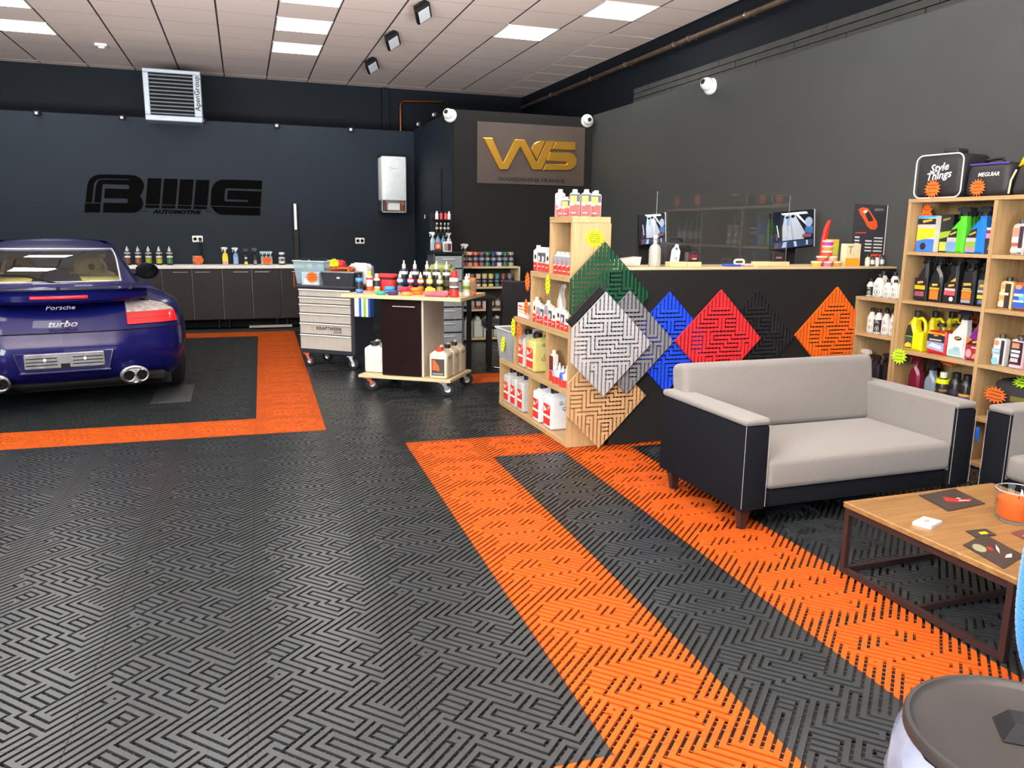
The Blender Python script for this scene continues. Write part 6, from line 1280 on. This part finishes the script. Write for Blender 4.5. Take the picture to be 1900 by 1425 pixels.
# ---------------------------------------------------------------- tan shelf, tower display, counter bottles
cols = ['8a6a2a', 'e0b0a8', 'c8643c', '7a4a6a', '3a7a4a', '2a3a5a', 'c8c0d4', '2f6a44', '9aa08a']
for i, c in enumerate(cols): bottle((2.525+.073*i+.02, 8.92, .8765), 'scent bottle with dark label on tan shelf top, '+ORD[i]+' from left', .031, .165, c, c, ((.28, .80, '17182a'), (.42, .62, 'c8ccd8')), 'scent bottles on the tan shelf top', .8, .20, .80)
for i, c in enumerate(cols): bottle((2.525+.073*i+.02, 9.0, .8765), 'scent bottle in the hidden back row of tan shelf top, '+ORD[i]+' from left', .031, .165, c, c, (), 'scent bottles on the tan shelf top', .8, .20, .80)
for i, c in enumerate(('5a2a2a', '7a3a44', 'e0c8a8', 'd8c890', 'd8cc7a', '3a7a7a', '7a3a3a', '6a6a70')): bottle((2.57+.078*i, 8.93, .641), 'capped bottle on the middle tan shelf board, '+ORD[i]+' from left', .029, .15, c, c, ((.22, .62, '17182a'), (.35, .5, 'c8ccd8')), 'bottles on the middle tan board', .85, .22, .78)
for i, c in enumerate(('2a3a6a', 'b8a8a0', '7a2a2a', 'c8b0a8', '3a3a40', '4a4a50')): bottle((2.57+.08*i, 8.93, .381), 'bottle on the low tan board behind the chair, '+ORD[i]+' from left', .029, .15, c, '1c1c20', ((.25, .6, 'c8c0b8'),), 'bottles on the low tan board', .5, .2, .75)
for i in range(4): jerry((2.60+.125*i, 8.98, .041), 'whitish jerrycan at the bottom of the tan shelf, '+ORD[i]+' from left', .11, .16, .25, 'c8d0c4', 'd8dcd4', 'jerrycans at the bottom of the tan shelf')
sprayer((2.60, 9.05, .8765+.0), 'white headed spray bottle at left rear of tan shelf top', .055, .05, .24, '4a4c50', 'e2e4e4', (), None, 0, 'round', False)
rk = thing('display_rack', 'small black rack of sprays on top of the drawer tower', 'rack', (2.15, 8.66, 1.0505))
G().use(M['black']).box(-.05, .20, .0, .14, .0, .012, .002).box(-.03, .20, .14, .15, .0, .42).obj('back_plate', rk)
for z in (.21, .345): G().use(M['black']).box(-.0, .19, .03, .139, z, z+.008).obj('tier', rk)
for i, (x, c, hd_) in enumerate(((2.13, 'b8d0e0', 'e4e8ea'), (2.19, '8ab0c8', '1a1b20'), (2.25, '6a94b0', '1a1b20'), (2.315, 'd8dcdc', 'e8e8e4'))): sprayer((x, 8.72, 1.063), 'spray bottle on the black rack over the tower, '+ORD[i]+' from left', .05, .045, .19, c, hd_, (), 'sprays on the black rack', 0, 'round', False)
for i, x in enumerate((2.185, 2.23, 2.275, 2.315)): bottle((x, 8.74, 1.2695), 'slim black bottle on middle tier of the black rack, '+ORD[i]+' from left', .016, .10, '1a1a1c', 'd0ccc0', ((.3, .5, 'c8c0b0'),), 'slim bottles on the black rack', .5, .2, .7)
for i, (x, c) in enumerate(((2.185, 'e8e4e0'), (2.235, 'c83a48'), (2.285, 'c83a48'), (2.325, 'e8e4e0'))): bottle((x, 8.74, 1.4045), 'small bottle on the top tier of the black rack, '+ORD[i]+' from left', .018, .09, c, 'e8e4e0' if i in (0, 3) else '1a1a1c', (), 'small bottles on the black rack', .5, .2, .7)
carton((2.165, 8.63, 1.052), 'small orange pack leaning before the black rack', .07, .03, .10, [('d8683a', rect(-.45, .45, .3, .95)), ('e8c8a8', tuple(ell(0, .6, .25, .2)))], base='2a2024'); carton((2.275, 8.63, 1.052), 'white framed picture card before the black rack', .10, .015, .11, [('9a8a8a', rect(-.38, .38, .1, .82)), ('4a2028', rect(.05, .4, .1, .8))], base='ecebe6')
gb = pile(TP(.46, .69, .69), 'olive green packaged bag behind the trolley bottles', '8a9a5a', .22, .10, .31, TR, 'packaged_bag', 'bag', 6)
# counter bottles behind the car
for i, (x, c) in enumerate(((-1.227, '6a3a2a'), (-1.105, '7a4a24'), (-.985, '8a8a2a'), (-.862, 'a8a42a'), (-.738, '3a6a3a'))): bottle((x, 11.08, .8065), 'dark pointed bottle with silver nozzle on the counter, '+ORD[i]+' from left', .036, .235, '1e1f22', 'c8c8c4', ((.10, .36, c), (.40, .50, 'd0d2d4'), (.60, .68, 'a8aaac')), 'pointed bottles on the counter by the car', .42, .26, .62, tip=True)
carton((-.41, 11.12, .8065), 'small dark display behind the orange star on the counter', .11, .05, .115, [('3a3c40', rect(-.45, .45, .1, .9))], base='8a8a8c'); star((-.40, 11.08, .87), (R_(90), 0, 0), 'orange price star on the counter under the wall socket', M['orange_card'], .075, .06, 14)
def cspray(x, w_, h, body, head, pl, lab): sprayer((x, 11.05, .8065), lab, w_, .05, h, body, head, pl, None, 0, 'round', False)
cspray(-.07, .07, .215, 'd8c83a', 'd8dcdc', (('d8d02a', rect(-.44, .44, .1, .52)), ('c88ab0', rect(-.44, .44, .04, .2))), 'yellow labelled spray bottle with grey head on the counter'); cspray(.06, .062, .21, '7a94c0', 'dce0e0', (('8aa4cc', rect(-.44, .44, .1, .5)),), 'pale blue spray bottle with white head on the counter')
cspray(.185, .05, .20, '1c1c20', '16171a', (('c8d02a', rect(-.4, .4, .03, .22)), ('d0d4d8', rect(-.3, .3, .4, .5))), 'black spray bottle with yellow base on the counter'); cspray(.30, .045, .205, '26262a', '2a2a2e', (('8a7a80', rect(-.4, .4, .05, .3)),), 'slim black spray bottle left of the counter star')
for i, x in enumerate((.395, .445, .495)): cspray(x, .045, .165, '9ab4c0', 'b8d0d8', (), 'small spray bottle behind the right counter star, '+ORD[i]+' from left')
star((.445, 11.0, .865), (R_(90), 0, 0), 'orange price star before small sprays on the counter', M['orange_card'], .078, .055, 14)
bottle((.64, 11.06, .8065), 'squat black jar with white label and cap at the counter end', .042, .165, '1c1c1e', 'e4e4e0', ((.12, .62, 'd4d4d0'), (.3, .5, '8a8a8a')), None, .72, .16, .80)
# ---------------------------------------------------------------- tidy: every added out-of-view ceiling lamp gets its own place word
for o in [o for o in SC.objects if o.get('category') == 'light' and 'behind the photographer' in o['label']]:
    o['label'] = 'unseen square light panel outside the picture, added to brighten the hall'
